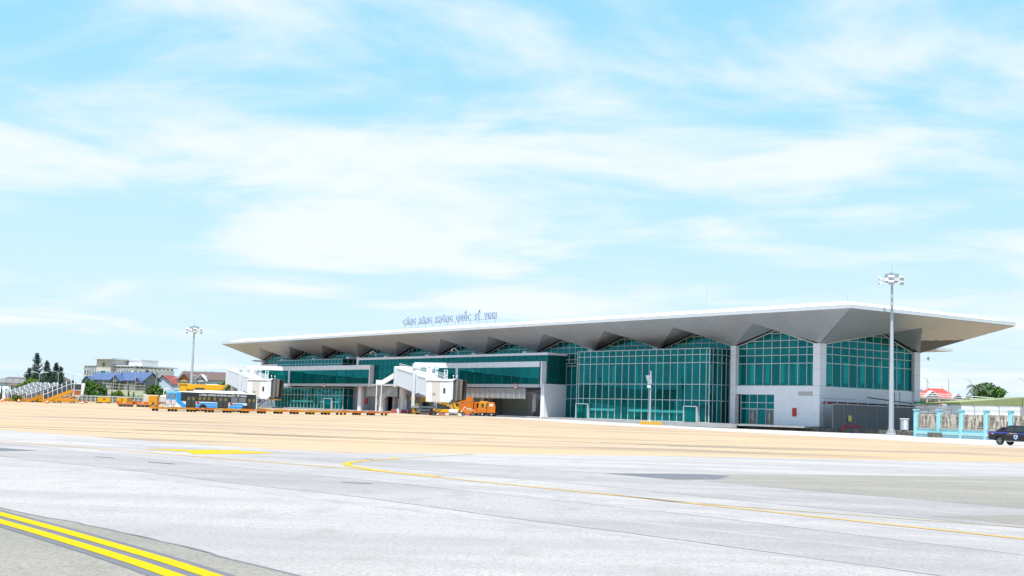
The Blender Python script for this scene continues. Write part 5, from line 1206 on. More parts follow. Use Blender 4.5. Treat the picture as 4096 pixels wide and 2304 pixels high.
# ------------------------------------------------------------------ plants
def leaf_quads(b, c, rad, n, size, rg, shell=.55, flat=1.0, up=0):
    for _ in range(n):
        while True:
            p = Vector((rg.uniform(-1, 1), rg.uniform(-1, 1), rg.uniform(-1, 1)))
            if shell < p.length < 1: break
        q = Vector((c[0] + p.x * rad[0], c[1] + p.y * rad[1], c[2] + p.z * rad[2]))
        a = Vector((rg.gauss(0, 1), rg.gauss(0, 1), rg.gauss(0, 1) * flat)).normalized(); e = a.orthogonal().normalized(); f = a.cross(e); s_ = size * rg.uniform(.6, 1.3)
        if up: e = Vector((rg.gauss(0, .35), rg.gauss(0, .35), 1)).normalized(); f = e.orthogonal().normalized() * up
        b.poly([q + e * s_, q + f * s_ * .55, q - e * s_, q - f * s_ * .55])
def broadleaf(label, loc, h, rx, rz, leaf, seed, trunk_h=None, n=24, dens=95, size=.26, name='broadleaf_tree', cat='tree', group=None):
    rg = random.Random(seed); t = thing(name, label, cat, loc, 0, group); th = trunk_h if trunk_h is not None else h - 1.6 * rz
    tr = MB().tube((0, 0, -.1), (.1, 0, max(.4, th)), .2 * h / 7 + .05, .12 * h / 7 + .03, 7); cz = h - rz
    b = MB()
    for k in range(n):
        a = rg.uniform(0, 6.283); u = rg.uniform(-.85, 1); rr = math.sqrt(max(0, 1 - u * u)) * rg.uniform(.55, .95)
        c = (rx * rr * math.cos(a) * .8, rx * rr * math.sin(a) * .8, cz + rz * u * .78); s_ = rg.uniform(.26, .42)
        leaf_quads(b, c, (rx * s_, rx * s_, rz * s_ * .8), dens, size, rg)
        if k % 4 == 0: tr.tube((.1, 0, max(.3, th * .8)), c, .06 * h / 7 + .02, .02, 5)
    tr.build('trunk', 'bark', t); b.build('crown', leaf, t, fix=False); return t
def casuarina(label, loc, h, r, seed):
    rg = random.Random(seed); t = thing('casuarina_tree', label, 'tree', loc, 0, 'casuarina trees behind the airport')
    tr = MB().tube((0, 0, -.1), (rg.uniform(-.2, .2), 0, h * .96), .28, .03, 7); b = MB()
    for k in range(210):
        f = rg.uniform(.05, .985) ** 1.15; z = h * f; ln = r * 1.6 * (1 - f) ** .85 * rg.uniform(.4, 1.1) + .15; a = rg.uniform(0, 6.283)
        d = Vector((math.cos(a), math.sin(a), .75)); tip = Vector((0, 0, z)) + d * ln; tr.tube((0, 0, z), tip, .03, .01, 4)
        for j in range(16):
            s_ = rg.uniform(.15, 1.05); p = Vector((0, 0, z)).lerp(tip, s_) + Vector((rg.gauss(0, .16), rg.gauss(0, .16), rg.gauss(0, .12)))
            e = Vector((d.x * .5 + rg.gauss(0, .4), d.y * .5 + rg.gauss(0, .4), 1.0 * rg.uniform(.3, 1))).normalized(); g_ = e.orthogonal().normalized(); l_ = rg.uniform(.2, .42)
            b.poly([p + e * l_, p + g_ * .085, p - e * l_, p - g_ * .085])
    tr.build('trunk', 'bark', t); b.build('crown', 'leaf_pine', t, fix=False); return t
for x, y, h, r_, s_, lab in ((-163.2, 450, 16.6, 3.1, 1, 'tallest casuarina of the clump beside the brown roof'), (-160.4, 452, 14.2, 2.6, 2, 'second casuarina, right of the tallest'), (-164.9, 448, 11.2, 2.4, 3, 'casuarina on the outer edge, nearest the brown hipped roof'),
                         (-158.4, 449, 11.4, 2.6, 4, 'short casuarina between the two clumps'), (-156.8, 451, 13.3, 2.5, 5, 'dark casuarina of the second clump'), (-154.7, 450, 12.0, 2.4, 6, 'casuarina on the clump edge toward the office block'), (-161.8, 446, 9.8, 3.2, 7, 'low full casuarina at the foot of the tallest'), (-156.0, 446, 8.6, 3.2, 8, 'low full casuarina before the dark second clump')):
    casuarina(lab, (x, y, 0), h, r_, s_)
broadleaf('lime green tree before the casuarinas and behind the stairs row', (-152.3, 417, 0), 7.4, 3.6, 2.5, 'leaf_lime', 11)
broadleaf('lime green bushy tree close beside the brown hipped roof', (-158.6, 425, 0), 5.6, 2.2, 2.0, 'leaf_lime', 12)
broadleaf('big round dark green tree right behind the clear-standing stairs', (-133.2, 414, 0), 7.4, 3.7, 3.2, 'leaf_green', 13, n=34, dens=120)
broadleaf('smaller green tree leaning on the big round one', (-129.6, 415, 0), 6.0, 2.2, 2.6, 'leaf_green', 14)
broadleaf('green spreading tree before the white-walled house', (-112.6, 416, 0), 6.5, 3.6, 2.2, 'leaf_green', 15, n=30)
broadleaf('small round lime bush between the conical shrubs', (-122.3, 409, 0), 4.3, 2.0, 1.5, 'leaf_lime', 16, name='bush', cat='bush')
broadleaf('green tree showing above the yellow cargo loader', (-90.6, 415, 0), 8.5, 3.0, 2.8, 'leaf_green', 17)
broadleaf('small green tree left of the villas above the buses', (-102.5, 418, 0), 6.3, 2.2, 2.0, 'leaf_green', 18)
broadleaf('low green bush at the foot of the white fence panel', (-124.9, 332, 0), 1.7, 1.3, .8, 'leaf_lime', 19, name='bush', cat='bush', size=.16)
broadleaf('round green tree beside the palm behind the green shed', (118.6, 322, 0), 12.6, 4.6, 3.4, 'leaf_green', 20, n=40, dens=130, size=.3)
broadleaf('smaller green tree joined to the round one near the palm', (116.0, 326, 0), 9.4, 2.4, 1.8, 'leaf_green', 21, n=24)
def conifer(label, loc, h, r, seed):
    rg = random.Random(seed); t = thing('conical_shrub', label, 'shrub', loc, 0, 'clipped conical shrubs'); MB().tube((0, 0, 0), (0, 0, h * .9), .07, .02, 5).build('trunk', 'bark', t); b = MB()
    for k in range(14):
        f = k / 14; leaf_quads(b, (0, 0, .2 + h * f), (r * (1 - f * .93), r * (1 - f * .93), h * .09), 60, .13, rg, .3)
    b.build('crown', 'leaf_pine', t, fix=False)
for i, (x, h, lab) in enumerate(((-127.2, 4.1, 'beside the big round tree'), (-125.3, 4.7, 'taller one left of the lime bush'), (-123.6, 4.0, 'directly left of the lime bush'), (-118.4, 4.3, 'right of the lime bush'), (-116.8, 3.8, 'under the spreading tree'), (-154.5, 4.4, 'before the pale shed roof'), (-157.2, 4.2, 'at the end of the pale shed'), (-151.5, 4.5, 'behind the stairs row near the shed'))):
    conifer('dark conical shrub ' + lab, (x, 407 if i < 5 else 398, 0), h, .85, 40 + i)
hg = MB(); rg = random.Random(5)
for i in range(70):
    x = -137 + i * .55; leaf_quads(hg, (x, 406 + rg.uniform(-.6, .6), 2.0 + rg.uniform(-.3, .35)), (.7, .6, .9), 55, .16, rg, .2)
o = hg.build('hedge', 'leaf_green', fix=False); o['kind'] = 'stuff'; o['label'] = 'low dense hedge growing behind the blue posts'
# palm
rg = random.Random(9); t = thing('palm_tree', 'tall palm with drooping fronds beside the round green tree', 'palm', (113.6, 316, 0)); MB().path([(0, 0, 0), (.2, 0, 5), (-.1, 0, 10.9)], .2, 8).build('trunk', 'bark', t)
for k in range(15):
    a = k * 2.4; b = MB(); ln = rg.uniform(2.8, 3.9); el = rg.uniform(.1, 1.3); pts = []
    for j in range(8):
        s_ = j / 7; pts.append(Vector((math.cos(a) * ln * s_ * math.cos(el * (1 - s_ * .3)), math.sin(a) * ln * s_ * math.cos(el * (1 - s_ * .3)), 10.9 + ln * (math.sin(el) * s_ - .75 * s_ * s_))))
    b.path(pts, .03, 4)
    for j in range(1, 8):
        for q in range(3):
            p = pts[j - 1].lerp(pts[j], q / 3); d = (pts[j] - pts[j - 1]).normalized(); sd = d.cross(Vector((0, 0, 1))).normalized()
            for s_ in (-1, 1): b.poly([p, p + d * .16, p + sd * s_ * .6 + Vector((0, 0, -.3)) + d * .55])
    b.build('frond', 'leaf_palm', t, fix=False)

# ------------------------------------------------------------------ houses
def wall_window(par, x0, x1, z0, z1, y, m='glass_dark', frame='white_paint', fw=.08):
    f = MB().box(x0 - fw, x1 + fw, y - .05, y, z1, z1 + fw).box(x0 - fw, x1 + fw, y - .12, y, z0 - fw, z0).box(x0 - fw, x0, y - .05, y, z0, z1).box(x1, x1 + fw, y - .05, y, z0, z1)
    o = f.build('window', frame, par); box('pane', m, o, x0, x1, y - .02, y - .005, z0, z1); return o
def house(name, label, loc, rz, w, d, h, rh, roofm, wallm, windows=(), hip=0, ov=.6, group=None):
    t = thing(name, label, 'house', loc, rz, group)
    wl = MB().box(-w / 2, w / 2, -d / 2, d / 2, 0, h)
    if not hip: wl.prism_x([(-d / 2, h), (d / 2, h), (0, h + rh * (1 - .02))], -w / 2, w / 2)
    wl.build('wall', wallm, t)
    W2, D2 = w / 2 + ov, d / 2 + ov; e = rh * ov / (d / 2); r = MB()
    if hip:
        top = [Vector((-w / 2 + hip, 0, h + rh)), Vector((w / 2 - hip, 0, h + rh))]; bt = [Vector((-W2, -D2, h - e)), Vector((W2, -D2, h - e)), Vector((W2, D2, h - e)), Vector((-W2, D2, h - e))]
        r.poly([bt[0], bt[1], top[1], top[0]]).poly([bt[1], bt[2], top[1]]).poly([bt[2], bt[3], top[0], top[1]]).poly([bt[3], bt[0], top[0]]).poly(bt)
    else:
        for s_ in (-1, 1): r.prism_x([(s_ * D2, h - e + .05), (0, h + rh + .06), (0, h + rh + .24), (s_ * D2, h - e + .2)], -W2, W2)
    rf_ = r.build('roof', roofm, t); rd = MB()
    n = int(2 * W2 / .9)
    if not hip:
        for k in range(n): rd.prism_x([(-D2 - .01, h - e + .21), (0, h + rh + .25), (0, h + rh + .3), (-D2 - .01, h - e + .26)], -W2 + k * .9, -W2 + k * .9 + .08)
        rd.build('roof_ribs', roofm, rf_)
    for (x0, x1, z0, z1) in windows: wall_window(t, x0, x1, z0, z1, -d / 2)
    return t
def porch(t, x, w, d0, h, rh, roofm, wallm, y, inner='wood'):
    p = MB()
    for s_ in (-1, 1): p.box(x + s_ * w / 2 - .18, x + s_ * w / 2 + .18, y - d0, y - d0 + .36, 0, h)
    p.box(x - w / 2, x + w / 2, y - d0, y - d0 + .3, h - .35, h); po = p.build('porch', wallm, t)
    MB().prism_y([(x - w / 2, h), (x + w / 2, h), (x, h + rh)], y - d0 + .1, y - d0 + .25).build('gable', inner, po)
    r = MB()
    for s_ in (-1, 1): r.prism_y([(x + s_ * (w / 2 + .5), h - .3), (x, h + rh + .1), (x, h + rh + .3), (x + s_ * (w / 2 + .5), h - .1)], y - d0 - .4, y + 2)
    r.build('porch_roof', roofm, po)
mat('gold', (.22, .17, .05), .5)
# big office block
OB = thing('office_block', 'large pale government office block with flat overhanging roof and central tower', 'office block', (-199, 690, 0), R(-30))
MB().box(-37.5, 0, 0, 30, 0, 18.2).build('wall', 'render_pink', OB)
roofs = MB().box(-38.8, 1.6, -.7, 31, 19.1, 19.75).build('roof', 'render_white', OB)
for i in range(16): box('roof_strut', 'render_stone', OB, -37 + i * 2.4, -35.6 + i * 2.4, .3, .9, 18.2, 19.1)
for i in range(10): box('roof_strut', 'render_stone', OB, -.9, -.3, 1 + i * 3, 2.6 + i * 3, 18.2, 19.1)
tw = MB().box(-24.2, -13.6, -3.2, 12, 0, 22.6).build('tower', 'render_stone', OB); MB().box(-26.4, -12, -4.6, 13, 22.6, 23.3).build('tower_roof', 'render_white', tw)
MB().box(-12, -2.5, 8, 20, 19.75, 22.6).build('penthouse', 'render_pink', OB); MB().box(-12.4, -2.1, 7.6, 20.4, 22.6, 23.1).build('penthouse_roof', 'render_white', OB)
MB().lathe([(1.1, -.1), (1.1, .15), (.7, .2)], (-18.9, -3.3, 19.8), 16, 'Y').build('emblem', 'gold', tw)
for x0, x1 in ((-21.0, -16.8), (-23.2, -22.2), (-15.6, -14.6)): wall_window(tw, x0, x1, 10.5, 16.5, -3.2, 'glass_teal', 'white_panel', .15)
for s_ in range(2):
    for k in range(6):
        x = (-36.4 + k * 2.0) if s_ == 0 else (-12.6 + k * 2.0)
        MB().box(x - .42, x - .12, -.45, 0, 2, 17.2).build('fin', 'render_white', OB)
        for f in range(4): wall_window(OB, x, x + 1.15, 3.2 + f * 3.7, 5.9 + f * 3.7, 0, 'glass_grey', 'render_white', .1)
for k, y in enumerate((2.0, 5.2, 13.5, 17.0, 21.5, 25.5, 28.4)):
    for f in range(4):
        z0 = 3.4 + f * 3.7; o = MB().box(.0, .06, y - .7, y + .7, z0, z0 + (2.4 if k < 4 else .9)).build('window', 'glass_grey' if k < 4 else 'dark_metal', OB)
MB().box(.0, .12, 8.8, 11.2, 1, 17.6).build('stair_glazing', 'roof_slate', OB)
# blue-roofed unfinished houses
h1 = house('unfinished_house', 'unfinished grey house with blue metal roof and one wide dark window', (-154.3, 503, 0), R(-16), 10.6, 10, 8.9, 2.5, 'roof_blue', 'render_grey', [(-1.2, 2.4, 5.6, 7.9), (-4.4, -3.2, 5.2, 7.9)])
porch(h1, -4.6, 3.4, 2.4, 8.3, 1.6, 'roof_blue', 'render_grey', -5, 'render_grey')
MB().prism_x([(-7.4, 4.0), (-5, 4.8), (-5, 5.0), (-7.4, 4.2)], -1, 5.0).build('awning', 'roof_blue', h1)
h2 = house('unfinished_house', 'unfinished grey house with brighter blue roof behind wooden scaffolding', (-142.6, 501, 0), R(-20), 12.4, 10.5, 9.0, 2.9, 'roof_blue', 'render_grey', [(2.6, 4.0, 4.6, 7.4), (-.8, .4, 5.2, 7.5)])
porch(h2, -4.4, 3.6, 2.6, 8.6, 1.9, 'roof_blue', 'render_grey', -5.25, 'render_grey'); porch(h2, 4.9, 2.8, 1.6, 8.2, 1.5, 'roof_blue', 'render_grey', -5.25, 'render_grey')
sc = thing('scaffolding', 'rough wooden scaffolding tied in front of the two blue-roofed houses', 'scaffolding', (-148, 492, 0))
for i in range(11): MB().tube((-5 + i * 1.55, 0, 0), (-5 + i * 1.55 + rnd.uniform(-.2, .2), .2, 9 - (i % 3)), .07, n=5).build('pole', 'scaffold', sc)
for z, dz in ((4.9, .3), (6.2, -.3), (7.4, -.5)): MB().tube((-5.4, -.1, z), (11, -.1, z + dz), .09, n=5).build('rail', 'scaffold', sc)
house('white_house', 'plain bluish white house with red roof edge beside the unfinished house', (-137.4, 528, 0), R(80), 12, 8.6, 8.4, 3.1, 'roof_dullred', 'render_bluewhite')
# villas above the bus
v1 = house('villa', 'white villa row with brown tile roof and two front porches', (-110.9, 482, 0), R(-6), 18.8, 11, 9.8, 2.7, 'roof_brown', 'render_bluewhite', [(-8.2, -7.0, 6.2, 8.3), (-5.6, -4.4, 6.2, 8.3), (-1.2, .2, 5.8, 8.0), (4.0, 5.6, 6.0, 8.2), (-2.9, -2.3, 6, 8)])
porch(v1, -6.9, 4.0, 1.6, 9.2, 2.1, 'roof_brown', 'cream_wall', -5.5, 'wood'); porch(v1, -.6, 4.0, 1.6, 9.3, 2.0, 'render_white', 'render_white', -5.5, 'render_grey')
for x in (-9.2, -1.4, 1.0, 9.2): MB().tube((x, 0, 12.5), (x, 0, 13.4), .06).build('finial', 'dark_metal', v1)
# brown hipped roof far left, pale shed, gantry
b1 = house('hipped_house', 'long low building with a big brown hipped roof behind the casuarinas', (-187, 530, 0), R(4), 24, 18, 6.4, 4.6, 'roof_brown', 'render_white', [(-9, -7, 3, 5), (-5, -3, 3, 5), (0, 2, 3, 5), (5, 7, 3, 5)], hip=8, ov=1.4)
house('hipped_house', 'small pinkish roofed house at the edge beyond the footbridge', (-212, 560, 0), 0, 12, 12, 7.2, 2.4, 'roof_brown', 'render_white', [], hip=3)
ftb = thing('footbridge', 'grey steel footbridge crossing behind the pale shed', 'footbridge', (-170, 430, 0)); MB().box(-18, 10.5, -1, 1, 5.9, 6.15).build('deck', 'galv', ftb)
for i in range(13): MB().box(-17 + i * 2.2, -15.2 + i * 2.2, -1.02, -.98, 6.2, 7.1).build('side_panel', 'galv', ftb)
for x in (-8, 4.5, 8.5): MB().tube((x, 0, 0), (x, 0, 5.9), .25, n=8).build('post', 'galv', ftb)
MB().box(-18, 10.5, -1.05, -.95, 7.1, 7.2).build('handrail', 'galv', ftb)
t = thing('pale_shed', 'long shed with a pale green metal roof behind the stairs row', 'shed', (-160, 403, 0)); MB().box(-14, 4, -3, 3, 0, 2.0).build('wall', 'cream_wall', t); MB().prism_x([(-3.6, 1.9), (3.4, 4.3), (3.4, 4.45), (-3.6, 2.05)], -14.5, 4.4).build('roof', 'render_bluewhite', t)
o = MB()
for k in range(14): o.box(k * .36, k * .36 + .34, -.04, .04, 0, 2.6)
o = o.build('white_fence_panel', 'white_paint'); o.location = (-137.5, 355, 0); tag(o, 'white sheet fence panel past the far end of the stairs row', 'fence')
# airport wall on the left with blue posts
fw_ = thing('boundary_wall', 'brick boundary wall with pale blue posts behind the parked equipment', 'wall', (-131, 400, 0)); MB().box(-14, 42, .25, .45, 0, 1.95).build('brick_infill', 'brick_far', fw_); MB().box(-14, 42, .1, .6, 2.2, 2.5).build('coping', 'concrete', fw_)
for i in range(34):
    x = -6 + i * 1.33; MB().lathe([(.2, 0), (.2, 1.95), (.27, 2.0), (.27, 2.16)], (x, 0, .0), 10).build('post', 'fence_blue_far', fw_)
for z in (.7, 1.4): MB().box(-14, 42, .05, .12, z, z + .08).build('rail', 'rail_white', fw_)
o = MB().box(-25, 25, -.2, .2, 0, 4.9).build('cream_garden_wall', 'cream_wall'); o.location = (-136, 478, 0); tag(o, 'plain cream garden wall below the unfinished houses', 'wall')

# ------------------------------------------------------------------ right side: screen, pipes, fence
SC = thing('louvre_screen', 'dark grey louvred metal screen before the terminal end wall', 'screen', tuple(TW(-4, -1.4, .6)), TH)
sb = MB(); n = 40
for k in range(n):
    z = .05 + k * .098; sb.add([(0, -.03, z), (22, -.03, z), (22, .05, z + .085), (0, .05, z + .085), (0, -.005, z - .012), (22, -.005, z - .012), (22, .075, z + .075), (0, .075, z + .075)], [(0, 1, 2, 3), (4, 7, 6, 5), (0, 4, 5, 1), (3, 2, 6, 7), (0, 3, 7, 4), (1, 5, 6, 2)])
sb.build('louvre_blades', 'louvre', SC, kind='stuff'); MB().box(0, 22, .1, .16, 0, 3.9).build('back_sheet', 'dark_metal', SC)
for k in range(9): MB().box(k * 2.74, k * 2.74 + .09, -.045, .1, 0, 4.0).build('stile', 'louvre', SC)
MB().box(-.05, 22.05, -.06, .14, 3.98, 4.1).build('top_rail', 'steel', SC)
t = thing('pipe_rack', 'pipes and cable trays running above the louvred screen', 'pipework', tuple(TW(-3.2, -2.2, 0)), TH)
MB().tube((-.8, 0, 4.75), (10.5, .3, 4.75), .14).build('red_pipe', 'pink_red', t); MB().box(-1, 23, -.4, -.1, 5.0, 5.12).build('cable_tray', 'steel', t); MB().box(-1.2, 7, -.3, .4, 5.45, 5.6).build('canopy_plate', 'steel', t)
MB().tube((11, .4, 6.0), (22.5, .2, 5.35), .09).build('dark_pipe', 'dark_metal', t); MB().tube((0, .3, 4.9), (23, .3, 4.9), .16).build('grey_pipe', 'dark_metal', t)
for x in (18.0, 19.4): MB().tube((x, .3, 5.0), (x, .3, 6.9), .05).lathe([(.05, 0), (.12, .1), (.04, .2)], (x, .3, 6.85), 8).build('vent_pipe', 'dark_metal', t)
for k in range(9): MB().box(k * 2.6, k * 2.6 + .1, -.2, -.1, 4.7, 5.0).build('bracket', 'white_paint', t)
for k in range(9): MB().tube((k * 2.6, .3, .6), (k * 2.6, .3, 5.0), .06).build('support', 'dark_metal', t)
sg = thing('yellow_notice', 'yellow notice board hung on the louvred screen', 'notice', tuple(TW(-4.15, 2.7, 1.85)), TH); MB().box(-.45, .45, -.03, 0, 0, 1.0).build('board', 'sign_yellow', sg)
for k in range(3): MB().box(-.3, .3, -.036, -.031, .2 + k * .26, .32 + k * .26).build('print_line', 'print_pale', sg)
o = MB().path([(0, 0, -.4), (0, 0, .25), (.25, 0, .42), (3.1, .5, .42)], .14, 10).build('hydrant_pipe', 'red'); o.location = (54.6, 212.9, .66); tag(o, 'bright red bent pipe lying on the dark plinth', 'pipe')
cbn = thing('power_cabinet', 'pale grey power cabinet on a stub beside the tall flood mast', 'cabinet', (61.15, 201.4, .28)); MB().box(-.55, .55, -.4, .4, .5, 2.15).build('body', 'galv', cbn, bevel=.04); MB().box(-.62, .62, -.46, .46, 2.15, 2.3).build('lid', 'white_paint', cbn, bevel=.03); MB().box(-.18, .25, -.42, -.4, .6, 2.05).build('door', 'white_paint', cbn); MB().box(-.3, .2, -.3, .3, -.3, .5).build('stub', 'concrete_weathered', cbn)
# blue perimeter wall
FP = [Vector(p) for p in ((58.2, 186, 0), (59.8, 181, 0), (61.2, 176, 0), (62.7, 171, 0), (64.0, 166, 0), (65.2, 161, 0), (66.3, 156, 0))]
PW = thing('perimeter_wall', 'bright blue perimeter wall with white railings and rusty sheets behind', 'wall', (0, 0, 0))
for i, p in enumerate(FP):
    z0 = -.1; d = (FP[min(i + 1, 6)] - FP[max(i - 1, 0)]).normalized(); a = math.atan2(d.y, d.x); Tm = Matrix.Translation(p) @ Matrix.Rotation(a, 4, 'Z')
    po = MB().box(-.28, .28, -.28, .28, z0, 3.75, Tm).build('post', 'fence_blue', PW, bevel=.02); MB().box(-.36, .36, -.36, .36, 3.75, 3.9, Tm).build('cap', 'fence_blue', po)
for i in range(6):
    A, B = FP[i], FP[i + 1]; d = B - A; L_ = d.length; a = math.atan2(d.y, d.x); Tm = Matrix.Translation(A) @ Matrix.Rotation(a, 4, 'Z')
    MB().box(.29, L_ - .29, -.14, .14, -.1, 1.2, Tm).build('low_wall', 'fence_blue', PW); MB().box(.28, L_ - .28, -.2, .2, 1.2, 1.34, Tm).build('ledge', 'rail_white', PW)
    MB().box(.28, L_ - .28, -.24, -.14, .42, .5, Tm).build('wall_band', 'rail_white', PW)
    r_ = MB()
    for z in (1.55, 2.35, 2.95, 3.1): r_.box(.28, L_ - .28, -.05, .0, z, z + .07, Tm)
    k = .4
    while k < L_ - .35: r_.box(k, k + .035, -.06, -.02, 1.36, 3.25, Tm); k += .22
    r_.build('railing', 'rail_white', PW, kind='stuff')
    s_ = MB(); nn = int(L_ / .16); vs = []
    for j in range(nn + 1):
        x = j * L_ / nn; y = .75 + (.04 if j % 2 else -.04)
        vs += [Tm @ Vector((x, y, .2)), Tm @ Vector((x, y, 3.25))]
    s_.add(vs, [(2 * j, 2 * j + 2, 2 * j + 3, 2 * j + 1) for j in range(nn)]); s_.build('corrugated_sheet', 'rusty_sheet', PW, fix=False)
    bw_ = MB()
    if i < 2:
        for j in range(14): x = .4 + j * (L_ - .8) / 13; bw_.tube(Tm @ Vector((x, .1, 3.3)), Tm @ Vector((x + .22, .6, 3.75)), .035, n=4)
    c_ = [Tm @ Vector((.2 + j * L_ / 90, .1 + .42 * math.cos(j * 1.05), 4.0 + .42 * math.sin(j * 1.05))) for j in range(91)]
    bw_.path(c_, .014, 3); bw_.build('razor_wire', 'steel', PW)
    MB().tube(Tm @ Vector((L_ / 2, .1, 3.2)), Tm @ Vector((L_ / 2, .1, 4.2)), .035).tube(Tm @ Vector((L_ / 2, .1, 4.2)), Tm @ Vector((L_ / 2 - .1, .45, 4.6)), .03).tube(Tm @ Vector((L_ / 2, .1, 4.2)), Tm @ Vector((L_ / 2 - .1, -.25, 4.6)), .03).build('wire_bracket', 'dark_metal', PW)
    cbm = [Tm @ Vector((.3 + j * (L_ - .6) / 10, -.3, .36 - .25 * math.sin(math.pi * j / 10))) for j in range(11)]; MB().path(cbm, .025, 4).build('cable', 'steel', PW)
tk = thing('water_tank', 'dark grey water tank with a red hose behind the blue wall', 'tank', (63.2, 189, 0)); MB().lathe([(.3, 3.6), (.36, 3.8), (.42, 4.65), (.2, 4.8)], n=12).build('tank', 'steel', tk, smooth=True); MB().path([(-1.2, .4, 0), (-1.2, .4, 4.0), (-.7, .3, 4.7), (-.1, .2, 4.8)], .04).build('hose', 'red', tk); MB().tube((0, 0, 0), (0, 0, 3.6), .08).build('stand', 'dark_metal', tk)
gt_ = MB(); nx = 14
vs = []
for i in range(nx + 1):
    x = i * 5.6 / nx; z = 5.75 - .02 * x if x < 2.4 else 5.7 - .28 * (x - 2.4)
    for y, dz in ((-.3, -.28), (0, 0), (1.4, .05), (1.6, -.25)): vs.append((x, y, z + dz + rnd.uniform(-.06, .06)))
gt_.add(vs, [(4 * i + j, 4 * i + 4 + j, 4 * i + 5 + j, 4 * i + 1 + j) for i in range(nx) for j in range(3)])
o = gt_.build('green_tarpaulin', 'tarp_green', fix=False); o.location = (72.0, 230, 0); tag(o, 'bright green tarpaulin slung over the pipework by the terminal', 'tarpaulin')
o = MB().prism_x([(-1, 0), (1, 0), (1, 5.2), (-1, 5.2)], 0, 8).build('plant_room', 'render_stone'); o.location = (71.8, 231.6, 0); tag(o, 'dull concrete plant room under the green tarpaulin', 'building')
SHD = thing('green_roof_shed', 'white shed with an olive green roof behind the blue wall', 'shed', (69.5, 200, 0), R(3)); MB().box(0, 9.2, 0, 14, 0, 5.05).box(9.2, 26, .6, 14, 0, 5.05).build('wall', 'white_paint', SHD)
MB().add([(-.3, -.08, 5.0), (9.5, -.08, 5.1), (9.5, -.08, 6.35), (-.3, -.08, 5.35), (-.3, 14.3, 5.0), (9.5, 14.3, 5.1), (9.5, 14.3, 6.35), (-.3, 14.3, 5.35)], [(0, 1, 2, 3), (7, 6, 5, 4), (3, 2, 6, 7), (0, 4, 5, 1), (0, 3, 7, 4), (1, 5, 6, 2)]).build('roof', 'roof_green', SHD)
MB().add([(9.55, -.2, 5.05), (27, -.2, 5.05), (27, -.2, 5.4), (9.55, -.2, 6.4), (9.55, 14.3, 5.05), (27, 14.3, 5.05), (27, 14.3, 5.4), (9.55, 14.3, 6.4)], [(0, 1, 2, 3), (7, 6, 5, 4), (3, 2, 6, 7), (0, 4, 5, 1), (0, 3, 7, 4), (1, 5, 6, 2)]).build('roof', 'roof_green', SHD)
rbs = MB()
for k in range(30): x = -.2 + k * .32; rbs.box(x, x + .05, -.12, -.08, 5.05, 5.3 + x * .1)
rbs.build('roof_ribs', 'roof_green', SHD)
# access ramp with railing
RP = thing('access_ramp', 'grey concrete access ramp with white railings behind the sheds', 'ramp', (0, 290, 0))
def rz_(x): return 7.9 - max(0, x - 96) * .045
MB().add([(80, 0, 0), (140, 0, 0), (140, 0, rz_(140)), (96, 0, rz_(96)), (80, 0, rz_(80)), (80, 8, 0), (140, 8, 0), (140, 8, rz_(140)), (96, 8, rz_(96)), (80, 8, rz_(80))], [(0, 1, 2, 3, 4), (9, 8, 7, 6, 5), (4, 3, 8, 9), (3, 2, 7, 8), (0, 5, 6, 1), (0, 4, 9, 5), (1, 6, 7, 2)]).build('ramp_body', 'concrete_weathered', RP)
for k in range(14): x = 82 + k * 2.7; MB().box(x, x + .4, -.25, 0, 0, rz_(x) - .3).build('buttress', 'concrete', RP)
MB().add([(80, -.3, rz_(80) - .3), (96, -.3, rz_(96) - .3), (140, -.3, rz_(140) - .3), (80, -.3, rz_(80) + .05), (96, -.3, rz_(96) + .05), (140, -.3, rz_(140) + .05)], [(0, 1, 4, 3), (1, 2, 5, 4)]).build('ramp_edge', 'concrete', RP)
for e in (.35, .8): MB().tube((80, -.1, rz_(80) + e), (96, -.1, rz_(96) + e), .07).tube((96, -.1, rz_(96) + e), (140, -.1, rz_(140) + e), .07).build('rail', 'white_paint', RP)
for k in range(20): x = 81 + k * 2.2; MB().tube((x, -.1, rz_(x)), (x, -.1, rz_(x) + .8), .06).build('rail_post', 'white_paint', RP)
RH = house('red_roof_house', 'house with a bright red hipped roof showing over the ramp', (110, 336, 0), R(-4), 10.5, 9, 8.6, 2.6, 'roof_red', 'render_white', [(-3, -1.5, 6, 8), (2, 3.5, 6, 8)], hip=3.4, ov=.5)
porch(RH, -2.2, 3.6, 1.2, 8.5, 1.7, 'render_white', 'render_white', -4.5, 'render_bluewhite'); porch(RH, 4.2, 2.2, 1.0, 8.6, 1.2, 'render_white', 'render_white', -4.5, 'render_grey')
for x in (-1.8, 1.8): MB().tube((x, 0, 11.1), (x, 0, 11.9), .07, .02).build('finial', 'pink_red', RH)
GH = house('slate_roof_house', 'small slate-roofed house between the terminal pier and the red roof', (110.0, 350, 0), 0, 5, 6, 10.2, 1.0, 'roof_slate', 'render_white', [], hip=1.7)
for x in (-.9, .9): MB().tube((x, 0, 11), (x, 0, 11.7), .05, .02).build('finial', 'dark_metal', GH)

# ------------------------------------------------------------------ pickup
PU = thing('pickup_truck', 'black double-cab pickup with blue stripe and shield badge on its door', 'pickup', (47.35, 124.3, .006), R(-55))
